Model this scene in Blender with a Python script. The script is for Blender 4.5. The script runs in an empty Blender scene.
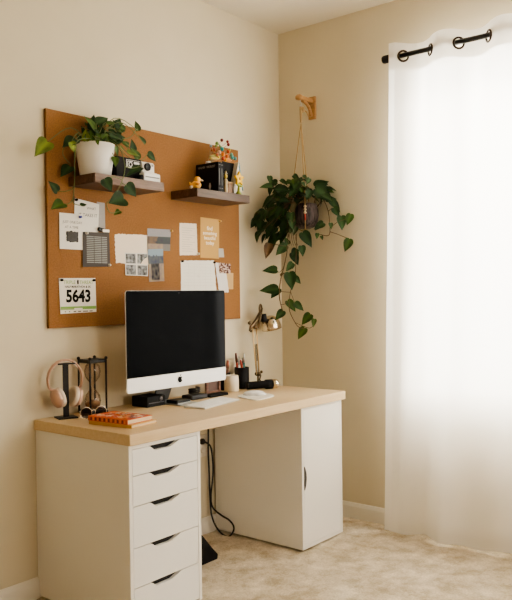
import bpy, bmesh, math, random
from mathutils import Vector, Matrix, noise
random.seed(7)
C = bpy.context.scene.collection
PI = math.pi
V = Vector

# ------------------------------------------------------------------ camera
CAM = V((-1.8200862, -2.6755469, 1.2535965))
YAW, PIT, ROLL, F = 0.8913658, -0.0072522, -0.0137178, 740.62877
fw = V((math.sin(YAW) * math.cos(PIT), math.cos(YAW) * math.cos(PIT), math.sin(PIT)))
r0 = fw.cross(V((0, 0, 1))).normalized()
u0 = r0.cross(fw)
rt = r0 * math.cos(ROLL) + u0 * math.sin(ROLL)
up = -r0 * math.sin(ROLL) + u0 * math.cos(ROLL)
cam = bpy.data.cameras.new('camera')
co = bpy.data.objects.new('camera', cam)
C.objects.link(co)
co.matrix_world = Matrix(((rt.x, up.x, -fw.x, CAM.x), (rt.y, up.y, -fw.y, CAM.y), (rt.z, up.z, -fw.z, CAM.z), (0, 0, 0, 1)))
cam.sensor_fit = 'VERTICAL'
cam.sensor_height = 36.0
cam.lens = 36.0 * F / 600.0
cam.clip_start = 0.05
bpy.context.scene.camera = co


def ray(px, py):
    return fw + rt * ((px - 256) / F) - up * ((py - 300) / F)


def onY(px, py, y):
    d = ray(px, py)
    return CAM + d * ((y - CAM.y) / d.y)


def onX(px, py, x):
    d = ray(px, py)
    return CAM + d * ((x - CAM.x) / d.x)


# ------------------------------------------------------------------ materials
def mat(name, col, rough=0.6, metal=0.0, **k):
    m = bpy.data.materials.new(name)
    m.use_nodes = True
    nt = m.node_tree
    b = nt.nodes['Principled BSDF']
    b.inputs['Base Color'].default_value = (*col, 1)
    b.inputs['Roughness'].default_value = rough
    b.inputs['Metallic'].default_value = metal
    for kk, v in k.items():
        b.inputs[kk.replace('_', ' ')].default_value = v
    return m


def N(m, t, **k):
    n = m.node_tree.nodes.new(t)
    for a, v in k.items():
        if a.startswith('i_'):
            n.inputs[a[2:].replace('_', ' ')].default_value = v
        else:
            setattr(n, a, v)
    return n


def L(m, a, b):
    m.node_tree.links.new(a, b)


def noisy(m, c1, c2, scale=(1, 1, 1), nscale=10, detail=6, bump=0.0, bdist=0.002, lo=0.3, hi=0.7, rough=0.6):
    """object-space noise between two colours with an optional bump"""
    b = m.node_tree.nodes['Principled BSDF']
    tc = N(m, 'ShaderNodeTexCoord')
    mp = N(m, 'ShaderNodeMapping')
    mp.inputs['Scale'].default_value = scale
    no = N(m, 'ShaderNodeTexNoise')
    no.inputs['Scale'].default_value = nscale
    no.inputs['Detail'].default_value = detail
    no.inputs['Roughness'].default_value = rough
    cr = N(m, 'ShaderNodeValToRGB')
    cr.color_ramp.elements[0].position = lo
    cr.color_ramp.elements[1].position = hi
    cr.color_ramp.elements[0].color = (*c1, 1)
    cr.color_ramp.elements[1].color = (*c2, 1)
    L(m, tc.outputs['Object'], mp.inputs['Vector'])
    L(m, mp.outputs['Vector'], no.inputs['Vector'])
    L(m, no.outputs['Fac'], cr.inputs['Fac'])
    L(m, cr.outputs['Color'], b.inputs['Base Color'])
    if bump:
        bp = N(m, 'ShaderNodeBump')
        bp.inputs['Strength'].default_value = bump
        bp.inputs['Distance'].default_value = bdist
        L(m, no.outputs['Fac'], bp.inputs['Height'])
        L(m, bp.outputs['Normal'], b.inputs['Normal'])
    return m


def colmat(name, rough=0.6, **k):
    m = mat(name, (1, 1, 1), rough, **k)
    at = N(m, 'ShaderNodeAttribute', attribute_name='Col')
    L(m, at.outputs['Color'], m.node_tree.nodes['Principled BSDF'].inputs['Base Color'])
    return m


def s2l(r, g, b):
    f = lambda c: ((c / 255 + 0.055) / 1.055) ** 2.4 if c > 10 else c / 255 / 12.92
    return (f(r), f(g), f(b))


M = {}
M['wall'] = noisy(mat('wall paint', (.7, .62, .5), .85), (.655, .582, .438), (.685, .612, .468), nscale=3, detail=8, bump=.06, bdist=.0015)
M['ceiling'] = noisy(mat('ceiling paint', (.78, .74, .66), .9), (.74, .68, .57), (.77, .71, .6), nscale=4)
M['trim'] = mat('trim paint', (.80, .76, .68), .45)
M['carpet'] = mat('carpet pile', (.6, .5, .4), .95)
M['cork'] = mat('cork', (.4, .2, .08), .9)
M['cork_edge'] = mat('cork edge', (.20, .10, .045), .8)
M['shelfwood'] = noisy(mat('dark walnut', (.14, .07, .04), .5), (.05, .025, .014), (.15, .078, .042), scale=(1.5, 14, 14), nscale=5, detail=8, bump=.08)
M['shelffront'] = noisy(mat('walnut front edge', (.2, .12, .08), .45), (.115, .066, .042), (.24, .15, .105), scale=(1.5, 14, 14), nscale=5, detail=8)
M['desk'] = noisy(mat('light bamboo', (.7, .5, .3), .45), (.60, .44, .25), (.68, .52, .315), scale=(.8, 16, 16), nscale=6, detail=7, bump=.03)
M['white'] = mat('white foil', (.86, .84, .80), .42)
M['whitefront'] = mat('white drawer front', (.86, .85, .83), .4)
M['void'] = mat('dark gap', (.006, .006, .006), .9)
M['shade'] = mat('drawer interior shade', (.02, .02, .02), .9)  # near-black colour stands for the shade inside the drawers
M['black'] = mat('black plastic', (.008, .008, .009), .4, Specular_IOR_Level=.25)
M['matteblack'] = mat('matte black', (.009, .0085, .009), .6, Specular_IOR_Level=.2)
M['blackmetal'] = mat('black metal', (.014, .012, .012), .4, .3)
M['screen'] = mat('switched off screen', (.002, .0025, .0035), .12, Specular_IOR_Level=.022)
M['alu'] = mat('brushed aluminium', (.80, .80, .81), .42, .25)
M['alu_dark'] = mat('aluminium foot', (.5, .5, .5), .35, .8)
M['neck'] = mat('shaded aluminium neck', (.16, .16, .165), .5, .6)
M['chrome'] = mat('chrome', (.72, .63, .50), .18, 1.0)
M['brass'] = mat('brass', (.72, .52, .28), .28, .9)
M['darkbrass'] = mat('dark bronze', (.16, .115, .07), .3, .9)
M['grommet'] = mat('bronze grommet', (.06, .04, .03), .35, .8)
M['paper'] = mat('white paper', (.80, .77, .71), .8)
M['paper2'] = mat('cream paper', (.80, .70, .57), .8)
M['paper3'] = mat('warm paper', (.78, .68, .56), .8)
M['kraft'] = mat('kraft card', (.55, .33, .105), .8)
M['kraft2'] = mat('tan card', (.56, .38, .18), .8)
M['greycard'] = mat('grey card', (.10, .092, .088), .8, Specular_IOR_Level=.15)
M['greyink'] = mat('pale grey ink', (.30, .31, .30), .8)
M['translucent'] = mat('grey vellum', (.33, .31, .30), .7)
M['ink'] = mat('black ink', (.010, .010, .010), .8, Specular_IOR_Level=.1)
M['pencilgrey'] = mat('grey pencil', (.11, .105, .105), .8)
M['fadedink'] = mat('faded ink', (.55, .48, .40), .8)
M['green_print'] = mat('green print', (.22, .42, .10), .7)
M['palegreen'] = mat('pale green print', (.30, .42, .16), .7)
M['orange_print'] = mat('orange print', (.55, .36, .14), .7)
M['whiteink'] = mat('white ink', (.86, .80, .66), .8)
M['ceramic'] = mat('white ceramic', (.80, .78, .74), .4)
M['cream_cer'] = mat('cream ceramic', (.72, .63, .5), .5)
M['soil'] = noisy(mat('potting soil', (.03, .02, .015), 1), (.012, .008, .005), (.05, .032, .02), nscale=90)
M['leaf'] = colmat('leaf', .55, Specular_IOR_Level=.22)
M['stem'] = mat('green stem', (.12, .15, .045), .6)
M['brownstem'] = mat('brown stem', (.12, .075, .03), .7)
M['photo'] = colmat('photo print', .6, Specular_IOR_Level=.12)
M['paint'] = colmat('painted toy', .4)
M['macrame'] = mat('jute cord', (.42, .29, .14), .85)
M['bracketwood'] = noisy(mat('pine bracket', (.5, .3, .13), .55), (.32, .165, .06), (.54, .31, .13), scale=(3, 3, 20), nscale=6)
M['darkpot'] = noisy(mat('dark woven pot', (.03, .02, .025), .6), (.012, .008, .010), (.20, .15, .15), scale=(22, 22, 1.5), nscale=4, bump=.3, lo=.42, hi=.72)
M['bead'] = mat('wooden bead', (.66, .52, .34), .5)
M['rose'] = mat('rose gold plastic', (.58, .38, .29), .35, .3)
M['cushion'] = mat('cream cushion', (.66, .56, .46), .65)
M['sand'] = mat('pale sand', (.36, .23, .15), .9)
M['orangecover'] = mat('orange floral cover', (.60, .13, .045), .6, Specular_IOR_Level=.2)
M['pages'] = noisy(mat('page edges', (.8, .7, .5), .8), (.66, .5, .3), (.80, .66, .44), scale=(1, 1, 60), nscale=12)
M['keys'] = mat('white keys', (.82, .81, .79), .4)
M['kbase'] = mat('keyboard base', (.62, .61, .60), .35, .3)
M['pad'] = mat('white mouse pad', (.76, .72, .64), .6)
M['cable'] = mat('black cable', (.010, .009, .008), .5)
M['outlet'] = mat('outlet plate', (.72, .66, .56), .4)
M['brown'] = noisy(mat('reddish wood', (.16, .07, .04), .5), (.09, .035, .02), (.24, .11, .06), scale=(2, 2, 10), nscale=8)
M['red'] = mat('red lacquer', (.42, .05, .03), .4)
M['orange'] = mat('orange plastic', (.62, .20, .04), .5)
M['steel'] = mat('steel', (.6, .6, .6), .3, .9)
M['blue_pin'] = mat('blue pin', (.03, .04, .35), .35)
M['white_pin'] = mat('white pin', (.8, .76, .66), .35)
M['gold_pin'] = mat('brass pin', (.70, .45, .14), .3, .6)

# carpet
m = M['carpet']
b = m.node_tree.nodes['Principled BSDF']
tc = N(m, 'ShaderNodeTexCoord')
n1 = N(m, 'ShaderNodeTexNoise', i_Scale=9.0, i_Detail=6.0, i_Roughness=.65)
n2 = N(m, 'ShaderNodeTexNoise', i_Scale=120.0, i_Detail=3.0)
r1 = N(m, 'ShaderNodeValToRGB')
r1.color_ramp.elements[0].position = .34
r1.color_ramp.elements[1].position = .66
r1.color_ramp.elements[0].color = (.46, .375, .255, 1)
r1.color_ramp.elements[1].color = (.80, .71, .57, 1)
mx = N(m, 'ShaderNodeMixRGB', blend_type='MULTIPLY')
mx.inputs['Fac'].default_value = .55
r2 = N(m, 'ShaderNodeValToRGB')
r2.color_ramp.elements[0].position = .3
r2.color_ramp.elements[1].position = .7
r2.color_ramp.elements[0].color = (.6, .56, .5, 1)
r2.color_ramp.elements[1].color = (1, 1, 1, 1)
L(m, tc.outputs['Object'], n1.inputs['Vector'])
L(m, tc.outputs['Object'], n2.inputs['Vector'])
L(m, n1.outputs['Fac'], r1.inputs['Fac'])
L(m, n2.outputs['Fac'], r2.inputs['Fac'])
L(m, r1.outputs['Color'], mx.inputs['Color1'])
L(m, r2.outputs['Color'], mx.inputs['Color2'])
L(m, mx.outputs['Color'], b.inputs['Base Color'])
bp = N(m, 'ShaderNodeBump', i_Strength=.8, i_Distance=.006)
L(m, n2.outputs['Fac'], bp.inputs['Height'])
L(m, bp.outputs['Normal'], b.inputs['Normal'])

# cork: fine dark and light flecks
m = M['cork']
b = m.node_tree.nodes['Principled BSDF']
tc = N(m, 'ShaderNodeTexCoord')
n1 = N(m, 'ShaderNodeTexNoise', i_Scale=3.0, i_Detail=4.0)
n2 = N(m, 'ShaderNodeTexNoise', i_Scale=160.0, i_Detail=4.0, i_Roughness=.7)
r1 = N(m, 'ShaderNodeValToRGB')
r1.color_ramp.elements[0].position = .35
r1.color_ramp.elements[1].position = .65
r1.color_ramp.elements[0].color = (.265, .125, .042, 1)
r1.color_ramp.elements[1].color = (.312, .150, .053, 1)
r2 = N(m, 'ShaderNodeValToRGB')
r2.color_ramp.elements[0].position = .32
r2.color_ramp.elements[1].position = .62
r2.color_ramp.elements[0].color = (.55, .5, .45, 1)
r2.color_ramp.elements[1].color = (1.08, 1.08, 1.08, 1)
mx = N(m, 'ShaderNodeMixRGB', blend_type='MULTIPLY')
mx.inputs['Fac'].default_value = .6
L(m, tc.outputs['Object'], n1.inputs['Vector'])
L(m, tc.outputs['Object'], n2.inputs['Vector'])
L(m, n1.outputs['Fac'], r1.inputs['Fac'])
L(m, n2.outputs['Fac'], r2.inputs['Fac'])
L(m, r1.outputs['Color'], mx.inputs['Color1'])
L(m, r2.outputs['Color'], mx.inputs['Color2'])
L(m, mx.outputs['Color'], b.inputs['Base Color'])


def glass(name, col=(1, 1, 1), gloss=.08):
    m = bpy.data.materials.new(name)
    m.use_nodes = True
    nt = m.node_tree
    nt.nodes.clear()
    o = N(m, 'ShaderNodeOutputMaterial')
    t = N(m, 'ShaderNodeBsdfTransparent')
    t.inputs['Color'].default_value = (*col, 1)
    g = N(m, 'ShaderNodeBsdfGlossy')
    g.inputs['Roughness'].default_value = .05
    lw = N(m, 'ShaderNodeLayerWeight', i_Blend=.25)
    ad = N(m, 'ShaderNodeMath', operation='MULTIPLY_ADD')
    ad.inputs[1].default_value = .5
    ad.inputs[2].default_value = gloss
    ad.use_clamp = True
    x = N(m, 'ShaderNodeMixShader')
    L(m, lw.outputs['Fresnel'], ad.inputs[0])
    L(m, ad.outputs[0], x.inputs[0])
    L(m, t.outputs[0], x.inputs[1])
    L(m, g.outputs[0], x.inputs[2])
    L(m, x.outputs[0], o.inputs['Surface'])
    return m


M['pane'] = glass('window glass', (.97, .98, .98), .03)
M['bulbglass'] = glass('hourglass glass', (.88, .80, .72), .05)
M['lens'] = glass('dark lens', (.16, .16, .22), .10)


def curtain_mat():
    m = bpy.data.materials.new('sheer curtain')
    m.use_nodes = True
    nt = m.node_tree
    nt.nodes.clear()
    o = N(m, 'ShaderNodeOutputMaterial')
    d = N(m, 'ShaderNodeBsdfDiffuse')
    d.inputs['Color'].default_value = (.93, .90, .85, 1)
    t = N(m, 'ShaderNodeBsdfTranslucent')
    t.inputs['Color'].default_value = (.95, .93, .89, 1)
    tr = N(m, 'ShaderNodeBsdfTransparent')
    a = N(m, 'ShaderNodeMixShader')
    a.inputs[0].default_value = .36
    c = N(m, 'ShaderNodeMixShader')
    c.inputs[0].default_value = .04
    # fine weave
    tc = N(m, 'ShaderNodeTexCoord')
    w = N(m, 'ShaderNodeTexNoise', i_Scale=40.0, i_Detail=4.0)
    mp = N(m, 'ShaderNodeMapping')
    mp.inputs['Scale'].default_value = (6, 6, .4)
    bp = N(m, 'ShaderNodeBump', i_Strength=.12, i_Distance=.002)
    L(m, tc.outputs['Object'], mp.inputs['Vector'])
    L(m, mp.outputs[0], w.inputs['Vector'])
    L(m, w.outputs['Fac'], bp.inputs['Height'])
    L(m, bp.outputs[0], d.inputs['Normal'])
    L(m, d.outputs[0], a.inputs[1])
    L(m, t.outputs[0], a.inputs[2])
    L(m, a.outputs[0], c.inputs[1])
    L(m, tr.outputs[0], c.inputs[2])
    L(m, c.outputs[0], o.inputs['Surface'])
    return m


M['curtain'] = curtain_mat()


# ------------------------------------------------------------------ mesh builder
class MB:
    def __init__(s):
        s.v, s.f, s.mi, s.sm, s.c = [], [], [], [], []
        s.cur, s.smooth, s.col, s.X = 0, False, (1, 1, 1), Matrix.Identity(4)

    def vert(s, p):
        s.v.append(s.X @ V(p))
        s.c.append(s.col)
        return len(s.v) - 1

    def face(s, idx):
        s.f.append(tuple(idx))
        s.mi.append(s.cur)
        s.sm.append(s.smooth)

    def mesh(s, vs, fs):
        o = len(s.v)
        for p in vs:
            s.vert(p)
        for f in fs:
            s.face([o + i for i in f])
        return s

    def box(s, x0, x1, y0, y1, z0, z1, bev=0.0):
        if bev <= 0:
            return s.mesh([(x0, y0, z0), (x1, y0, z0), (x1, y1, z0), (x0, y1, z0), (x0, y0, z1), (x1, y0, z1), (x1, y1, z1), (x0, y1, z1)],
                          [(0, 3, 2, 1), (4, 5, 6, 7), (0, 1, 5, 4), (1, 2, 6, 5), (2, 3, 7, 6), (3, 0, 4, 7)])
        bm = bmesh.new()
        bmesh.ops.create_cube(bm, size=1)
        for v in bm.verts:
            v.co = V(((x0 + x1) / 2 + v.co.x * (x1 - x0), (y0 + y1) / 2 + v.co.y * (y1 - y0), (z0 + z1) / 2 + v.co.z * (z1 - z0)))
        bmesh.ops.bevel(bm, geom=list(bm.edges), offset=bev, segments=2, affect='EDGES', profile=.5)
        bm.verts.index_update()
        s.mesh([v.co.copy() for v in bm.verts], [[v.index for v in f.verts] for f in bm.faces])
        bm.free()
        return s

    def prism(s, pts, axis, a, b):
        """closed polygon pts (2D) extruded along axis from a to b"""
        n = len(pts)

        def P(p, t):
            return {'x': (t, p[0], p[1]), 'y': (p[0], t, p[1]), 'z': (p[0], p[1], t)}[axis]
        vs = [P(p, a) for p in pts] + [P(p, b) for p in pts]
        fs = [tuple(range(n)), tuple(range(2 * n - 1, n - 1, -1))]
        for i in range(n):
            j = (i + 1) % n
            fs.append((i, i + n, j + n, j))
        return s.mesh(vs, fs)

    def tube(s, path, r, seg=10, closed=False, cap=True, flat=1.0, ref=None):
        path = [V(p) for p in path]
        n = len(path)
        rs = r if isinstance(r, (list, tuple)) else [r] * n
        sm = s.smooth
        s.smooth = True
        rings = []
        prev = None
        for i, p in enumerate(path):
            if closed:
                t = path[(i + 1) % n] - path[i - 1]
            else:
                t = path[min(i + 1, n - 1)] - path[max(i - 1, 0)]
            t.normalize()
            if ref is not None:
                a = V(ref) - t * V(ref).dot(t)
            elif prev is None:
                a = V((0, 0, 1)) if abs(t.z) < .9 else V((1, 0, 0))
                a = a - t * a.dot(t)
            else:
                a = prev - t * prev.dot(t)
            a.normalize()
            prev = a
            bb = t.cross(a)
            rings.append([s.vert(p + a * (math.cos(2 * PI * k / seg) * rs[i]) + bb * (math.sin(2 * PI * k / seg) * rs[i] * flat)) for k in range(seg)])
        for i in range(n if closed else n - 1):
            A, B = rings[i], rings[(i + 1) % n]
            for k in range(seg):
                s.face((A[k], A[(k + 1) % seg], B[(k + 1) % seg], B[k]))
        if cap and not closed:
            s.smooth = False
            s.face(rings[0][::-1])
            s.face(rings[-1])
        s.smooth = sm
        return s

    def lathe(s, prof, o=(0, 0, 0), axis=(0, 0, 1), seg=28, sx=1, sy=1):
        """prof: (radius, height) list"""
        ax = V(axis).normalized()
        a = V((1, 0, 0)) if abs(ax.x) < .9 else V((0, 1, 0))
        a = (a - ax * a.dot(ax)).normalized()
        bb = ax.cross(a)
        o = V(o)
        sm = s.smooth
        s.smooth = True
        rings = []
        for r, h in prof:
            if r < 1e-6:
                rings.append([s.vert(o + ax * h)])
            else:
                rings.append([s.vert(o + ax * h + a * (r * sx * math.cos(2 * PI * k / seg)) + bb * (r * sy * math.sin(2 * PI * k / seg))) for k in range(seg)])
        for A, B in zip(rings, rings[1:]):
            for k in range(seg):
                k2 = (k + 1) % seg
                if len(A) == 1 and len(B) == 1:
                    continue
                if len(A) == 1:
                    s.face((A[0], B[k2], B[k]))
                elif len(B) == 1:
                    s.face((A[k], A[k2], B[0]))
                else:
                    s.face((A[k], A[k2], B[k2], B[k]))
        s.smooth = sm
        return s

    def ball(s, o, r, sx=1, sy=1, sz=1, seg=14, rings=9):
        X0 = s.X
        s.X = X0 @ Matrix.Translation(V(o)) @ Matrix.Diagonal((r * sx, r * sy, r * sz, 1))
        s.lathe([(math.sin(PI * i / rings), -math.cos(PI * i / rings)) for i in range(rings + 1)], seg=seg)
        s.X = X0
        return s

    def text(s, body, o, xd, yd, size, align='CENTER', bold=0.0, sxs=1.0):
        cu = bpy.data.curves.new('t', 'FONT')
        cu.body = body
        cu.size = size
        cu.align_x = align
        cu.align_y = 'CENTER'
        cu.offset = bold
        cu.resolution_u = 3
        ob = bpy.data.objects.new('t', cu)
        C.objects.link(ob)
        dg = bpy.context.evaluated_depsgraph_get()
        me = bpy.data.meshes.new_from_object(ob.evaluated_get(dg))
        xd, yd, o = V(xd), V(yd), V(o)
        vs = [o + xd * (v.co.x * sxs) + yd * v.co.y for v in me.vertices]
        fs = [tuple(p.vertices) for p in me.polygons]
        s.mesh(vs, fs)
        bpy.data.objects.remove(ob)
        bpy.data.curves.remove(cu)
        bpy.data.meshes.remove(me)
        return s

    def build(s, name, mats, parent=None, local=False, label=None, cat=None, group=None, kind=None, bevel=0.0, org=None):
        me = bpy.data.meshes.new(name)
        vs = s.v
        ob = bpy.data.objects.new(name, me)
        if parent is not None and not local:
            root = parent
            while root.parent:
                root = root.parent
            vs = [v - root.location for v in vs]
        if parent is None and not local:
            lo = [min(v[i] for v in vs) for i in range(3)]
            hi = [max(v[i] for v in vs) for i in range(3)]
            o = V(org) if org else V(((lo[0] + hi[0]) / 2, (lo[1] + hi[1]) / 2, lo[2]))
            vs = [v - o for v in vs]
            ob.location = o
        me.from_pydata([tuple(v) for v in vs], [], s.f)
        for mm in (mats if isinstance(mats, (list, tuple)) else [mats]):
            me.materials.append(mm)
        me.polygons.foreach_set('material_index', s.mi)
        me.polygons.foreach_set('use_smooth', s.sm)
        at = me.attributes.new('Col', 'FLOAT_COLOR', 'POINT')
        at.data.foreach_set('color', [x for c in s.c for x in (*c, 1.0)])
        me.validate()
        me.update()
        C.objects.link(ob)
        if parent is not None:
            ob.parent = parent
        if bevel:
            bv = ob.modifiers.new('bevel', 'BEVEL')
            bv.width = bevel
            bv.segments = 2
            bv.limit_method = 'ANGLE'
        tag(ob, label, cat, group, kind)
        return ob


def tag(o, label=None, cat=None, group=None, kind=None):
    if label: o['label'] = label
    if cat: o['category'] = cat
    if group: o['group'] = group
    if kind: o['kind'] = kind
    return o


def thing(name, label, cat, loc, rz=0, group=None):
    o = bpy.data.objects.new(name, None)
    o.empty_display_size = .05
    C.objects.link(o)
    o.location = loc
    o.rotation_euler = (0, 0, rz)
    return tag(o, label, cat, group)


def bez(pts, n=8):
    """Catmull-Rom through pts"""
    pts = [V(p) for p in pts]
    out = []
    for i in range(len(pts) - 1):
        p0, p1, p2, p3 = pts[max(i - 1, 0)], pts[i], pts[i + 1], pts[min(i + 2, len(pts) - 1)]
        for k in range(n):
            t = k / n
            out.append(.5 * ((2 * p1) + (p2 - p0) * t + (2 * p0 - 5 * p1 + 4 * p2 - p3) * t * t + (3 * p1 - p0 - 3 * p2 + p3) * t ** 3))
    out.append(pts[-1])
    return out


# ------------------------------------------------------------------ the room
XR, H = 1.7386, 2.8105
XL, YF = -4.6, -5.2
WY0, WY1, WZ0, WZ1 = -2.35, -.84, .68, 2.50      # window opening in the right wall

st = lambda mb, n, m, **k: mb.build(n, m, kind='structure', **k)
st(MB().box(XL, XR, 0, .1, 0, H), 'wall_back', M['wall'])
st(MB().box(XL - .1, XL, YF, .1, 0, H), 'wall_left', M['wall'])
st(MB().box(XL, XR, YF - .1, YF, 0, H), 'wall_front', M['wall'])
w = MB()
w.box(XR, XR + .12, YF, WY0, 0, H)
w.box(XR, XR + .12, WY1, .1, 0, H)
w.box(XR, XR + .12, WY0, WY1, 0, WZ0)
w.box(XR, XR + .12, WY0, WY1, WZ1, H)
st(w, 'wall_right', M['wall'])
st(MB().box(XL - .1, XR + .12, YF - .1, .1, H, H + .1), 'ceiling', M['ceiling'])

# carpeted floor: soft uneven pile
fl = MB()
fl.smooth = True
nx, ny = 330, 300
rows = []
for j in range(ny + 1):
    y = YF + (0 - YF) * j / ny
    row = []
    for i in range(nx + 1):
        x = XL + (XR - XL) * i / nx
        p = V((x, y, 0))
        h = .0045 * noise.noise(p * 9) + .004 * noise.noise(p * 31) + .003 * noise.noise(p * 75)
        row.append(fl.vert((x, y, -.004 + h)))
    rows.append(row)
for j in range(ny):
    for i in range(nx):
        fl.face((rows[j][i], rows[j][i + 1], rows[j + 1][i + 1], rows[j + 1][i]))
st(fl, 'floor', M['carpet'])

bbp = [(0, -.01), (.014, -.01), (.014, .062), (.010, .072), (.006, .080), (0, .082)]
st(MB().prism([(-a - .0005, z) for a, z in bbp], 'x', XL + .001, XR - .001), 'baseboard_back', M['trim'])
st(MB().prism([(XR - a - .0005, z) for a, z in bbp], 'y', YF + .001, -.015), 'baseboard_right', M['trim'])

# window
wn = MB()
f = .045
wn.box(XR + .07, XR + .115, WY0, WY1, WZ0, WZ0 + f)
wn.box(XR + .07, XR + .115, WY0, WY1, WZ1 - f, WZ1)
wn.box(XR + .07, XR + .115, WY0, WY0 + f, WZ0 + f, WZ1 - f)
wn.box(XR + .07, XR + .115, WY1 - f, WY1, WZ0 + f, WZ1 - f)
wf = st(wn, 'window_1', M['trim'])
MB().box(XR + .09, XR + .095, WY0 + f, WY1 - f, WZ0 + f, WZ1 - f).build('pane', M['pane'], wf)
wf_sill = MB().box(XR + .002, XR + .07, WY0 + .001, WY1 - .001, WZ0 + .0005, WZ0 + .008).build('window_sill', M['trim'], wf)

# ------------------------------------------------------------------ curtain rod and curtain
RX, RZ = XR - .125, 2.466
t = thing('curtain_rod', 'black metal curtain rod with round end cap along top of window', 'curtain rod', (RX, -1.6, RZ))
MB().tube([(RX, -.814, RZ), (RX, -2.45, RZ)], .0125, 14).build('rod', M['blackmetal'], t)
MB().lathe([(0, -.022), (.016, -.022), (.0205, -.018), (.021, .012), (.018, .02), (0, .021)], (RX, -.794, RZ), (0, 1, 0), 20).build('finial', M['blackmetal'], t)
MB().lathe([(0, -.022), (.016, -.022), (.0205, -.018), (.021, .012), (.018, .02), (0, .021)], (RX, -2.47, RZ), (0, -1, 0), 20).build('finial', M['blackmetal'], t)
for y in (-.850, -2.43):
    b_ = MB()
    b_.tube([(RX + .005, y, RZ - .014), (XR - .004, y, RZ - .014)], .006, 8)
    b_.lathe([(0, 0), (.022, 0), (.022, .005), (0, .006)], (XR - .0005, y, RZ - .014), (-1, 0, 0), 16)
    b_.build('bracket', M['blackmetal'], t)

RING = [-.891 - .1492 * k for k in range(10)]


def curtain_off(y, z):
    """distance of the cloth from the rod line, towards the room negative"""
    s = (y - RING[0]) / .1495
    k = max(0, min(1, (z - .2) / 2.3))
    a = .010 + .026 * k ** 3
    q = math.sin(PI * s)
    o = -math.copysign(abs(q) ** (1 - .12 * k), q) * a
    if y > RING[0]:
        o = -min(1, s * 4.4) * .027 * (.5 + .5 * k)
    o += (1 - k) * (.012 * math.sin(y * 13 + 1.3) + .008 * math.sin(y * 29 + z * 2)) + .004 * (1 - k ** 6) * math.sin(y * 41 + z * 1.3)
    return o


ct = thing('curtain', 'sheer white floor length grommet curtain glowing in front of window', 'curtain', (RX, -1.5, .012))
NY = 340
Y0, Y1, ZT = -.823, -2.40, RZ + .062


def cloth(name, vs, shift):
    """a strip of the curtain; vs = fractions of its height; eyelet holes stay open"""
    mb = MB()
    mb.smooth = True
    rows = []
    for v in vs:
        row = []
        for i in range(NY + 1):
            u = i / NY
            yr = Y0 + (Y1 - Y0) * u
            y = yr + (1 - u) * .07 * v ** 1.2
            zb = .012 + .006 * math.sin(y * 17) + .004 * math.sin(y * 31)
            z = ZT + (zb - ZT) * v
            row.append(mb.vert((RX + curtain_off(yr, z) + shift, y, z + (1 - v) ** 8 * .006 * math.sin(y * 21))))
        rows.append(row)
    for A, B in zip(rows, rows[1:]):
        for i in range(NY):
            c = (mb.v[A[i]] + mb.v[B[i + 1]]) / 2
            if c.z > RZ - .04 and any(math.hypot(c.x - RX, c.y - y_, c.z - RZ + .004) < .0225 for y_ in RING):
                continue
            mb.face((A[i], A[i + 1], B[i + 1], B[i]))
    return mb.build(name, M['curtain'], ct)


HT = ZT - .012
cloth('cloth', [.0022 * k for k in range(51)] + [.1122 + (1 - .1122) * k / 60 for k in range(1, 61)], 0)
cloth('top_hem', [.0008 + .0022 * k for k in range(25)], .002)
cloth('bottom_hem', [1 - .034 * (1 - k / 4) - .002 for k in range(5)], .002)
for k, y in enumerate(RING):
    ax = V((.70 if k % 2 == 0 else -.70, .70, 0)).normalized()
    u = V((ax.y, -ax.x, 0))
    pth = [V((RX, y, RZ - .004)) + u * (.0265 * math.cos(a)) + V((0, 0, 1)) * (.0265 * math.sin(a)) for a in [2 * PI * q / 24 for q in range(24)]]
    MB().tube(pth, .0055, 8, closed=True).build('grommet', M['grommet'], ct)

# ------------------------------------------------------------------ desk
W, D, TH, ZT_ = 1.4855, .60, .0433, .7433
dt = MB().box(0, W, -D, -.001, .7005, ZT_, .003).build('worktop', M['desk'], label='light bamboo desk worktop laid across two white cabinets', cat='worktop')

G = .0195
GL = .007
PT = .016       # panel thickness
du = thing('drawer_unit', 'white drawer unit with five drawers under left end of desk', 'drawer unit', (GL + .186, -.30, 0))
c = MB()
c.box(GL, GL + PT, -.585, -.002, .006, .70, .001)
c.box(GL + .3835 - PT, GL + .3835, -.585, -.002, .006, .70, .001)
c.box(GL + PT, GL + .3835 - PT, -.585, -.016, .684, .70)
c.box(GL + PT, GL + .3835 - PT, -.57, -.016, .012, .028)
c.box(GL + PT, GL + .3835 - PT, -.024, -.016, .028, .684)
c.build('carcass', M['white'], du)
dz = [.683, .582, .468, .312, .162, .014]
for k in range(5):
    z1, z0 = dz[k] - .0015, dz[k + 1] + .0015
    xa, xb = GL + PT + .002, GL + .3835 - PT - .002
    fr = MB()
    zc = z1
    # front panel with a trapezoid finger notch cut out of its top edge
    pts = [(xa, z0), (xb, z0), (xb, z1), (.272, z1), (.266, z1 - .003), (.220, z1 - .0195), (.140, z1 - .0195), (.118, z1 - .003), (.112, z1), (xa, z1)]
    fr.prism(pts, 'y', -.5845, -.568)
    dr = fr.build('drawer', M['whitefront'], du)
    bx = MB()
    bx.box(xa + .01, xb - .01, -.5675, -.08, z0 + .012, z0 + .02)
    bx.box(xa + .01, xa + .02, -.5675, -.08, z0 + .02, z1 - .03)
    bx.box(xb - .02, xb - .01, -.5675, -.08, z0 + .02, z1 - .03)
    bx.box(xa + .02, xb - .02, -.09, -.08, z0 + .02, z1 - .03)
    bx.box(xa + .001, xb - .001, -.5665, -.564, z0 + .02, z1 - .002)  # dark sheet painting the shade behind the finger notch
    bx.build('drawer_box', M['shade'], dr)

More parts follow.
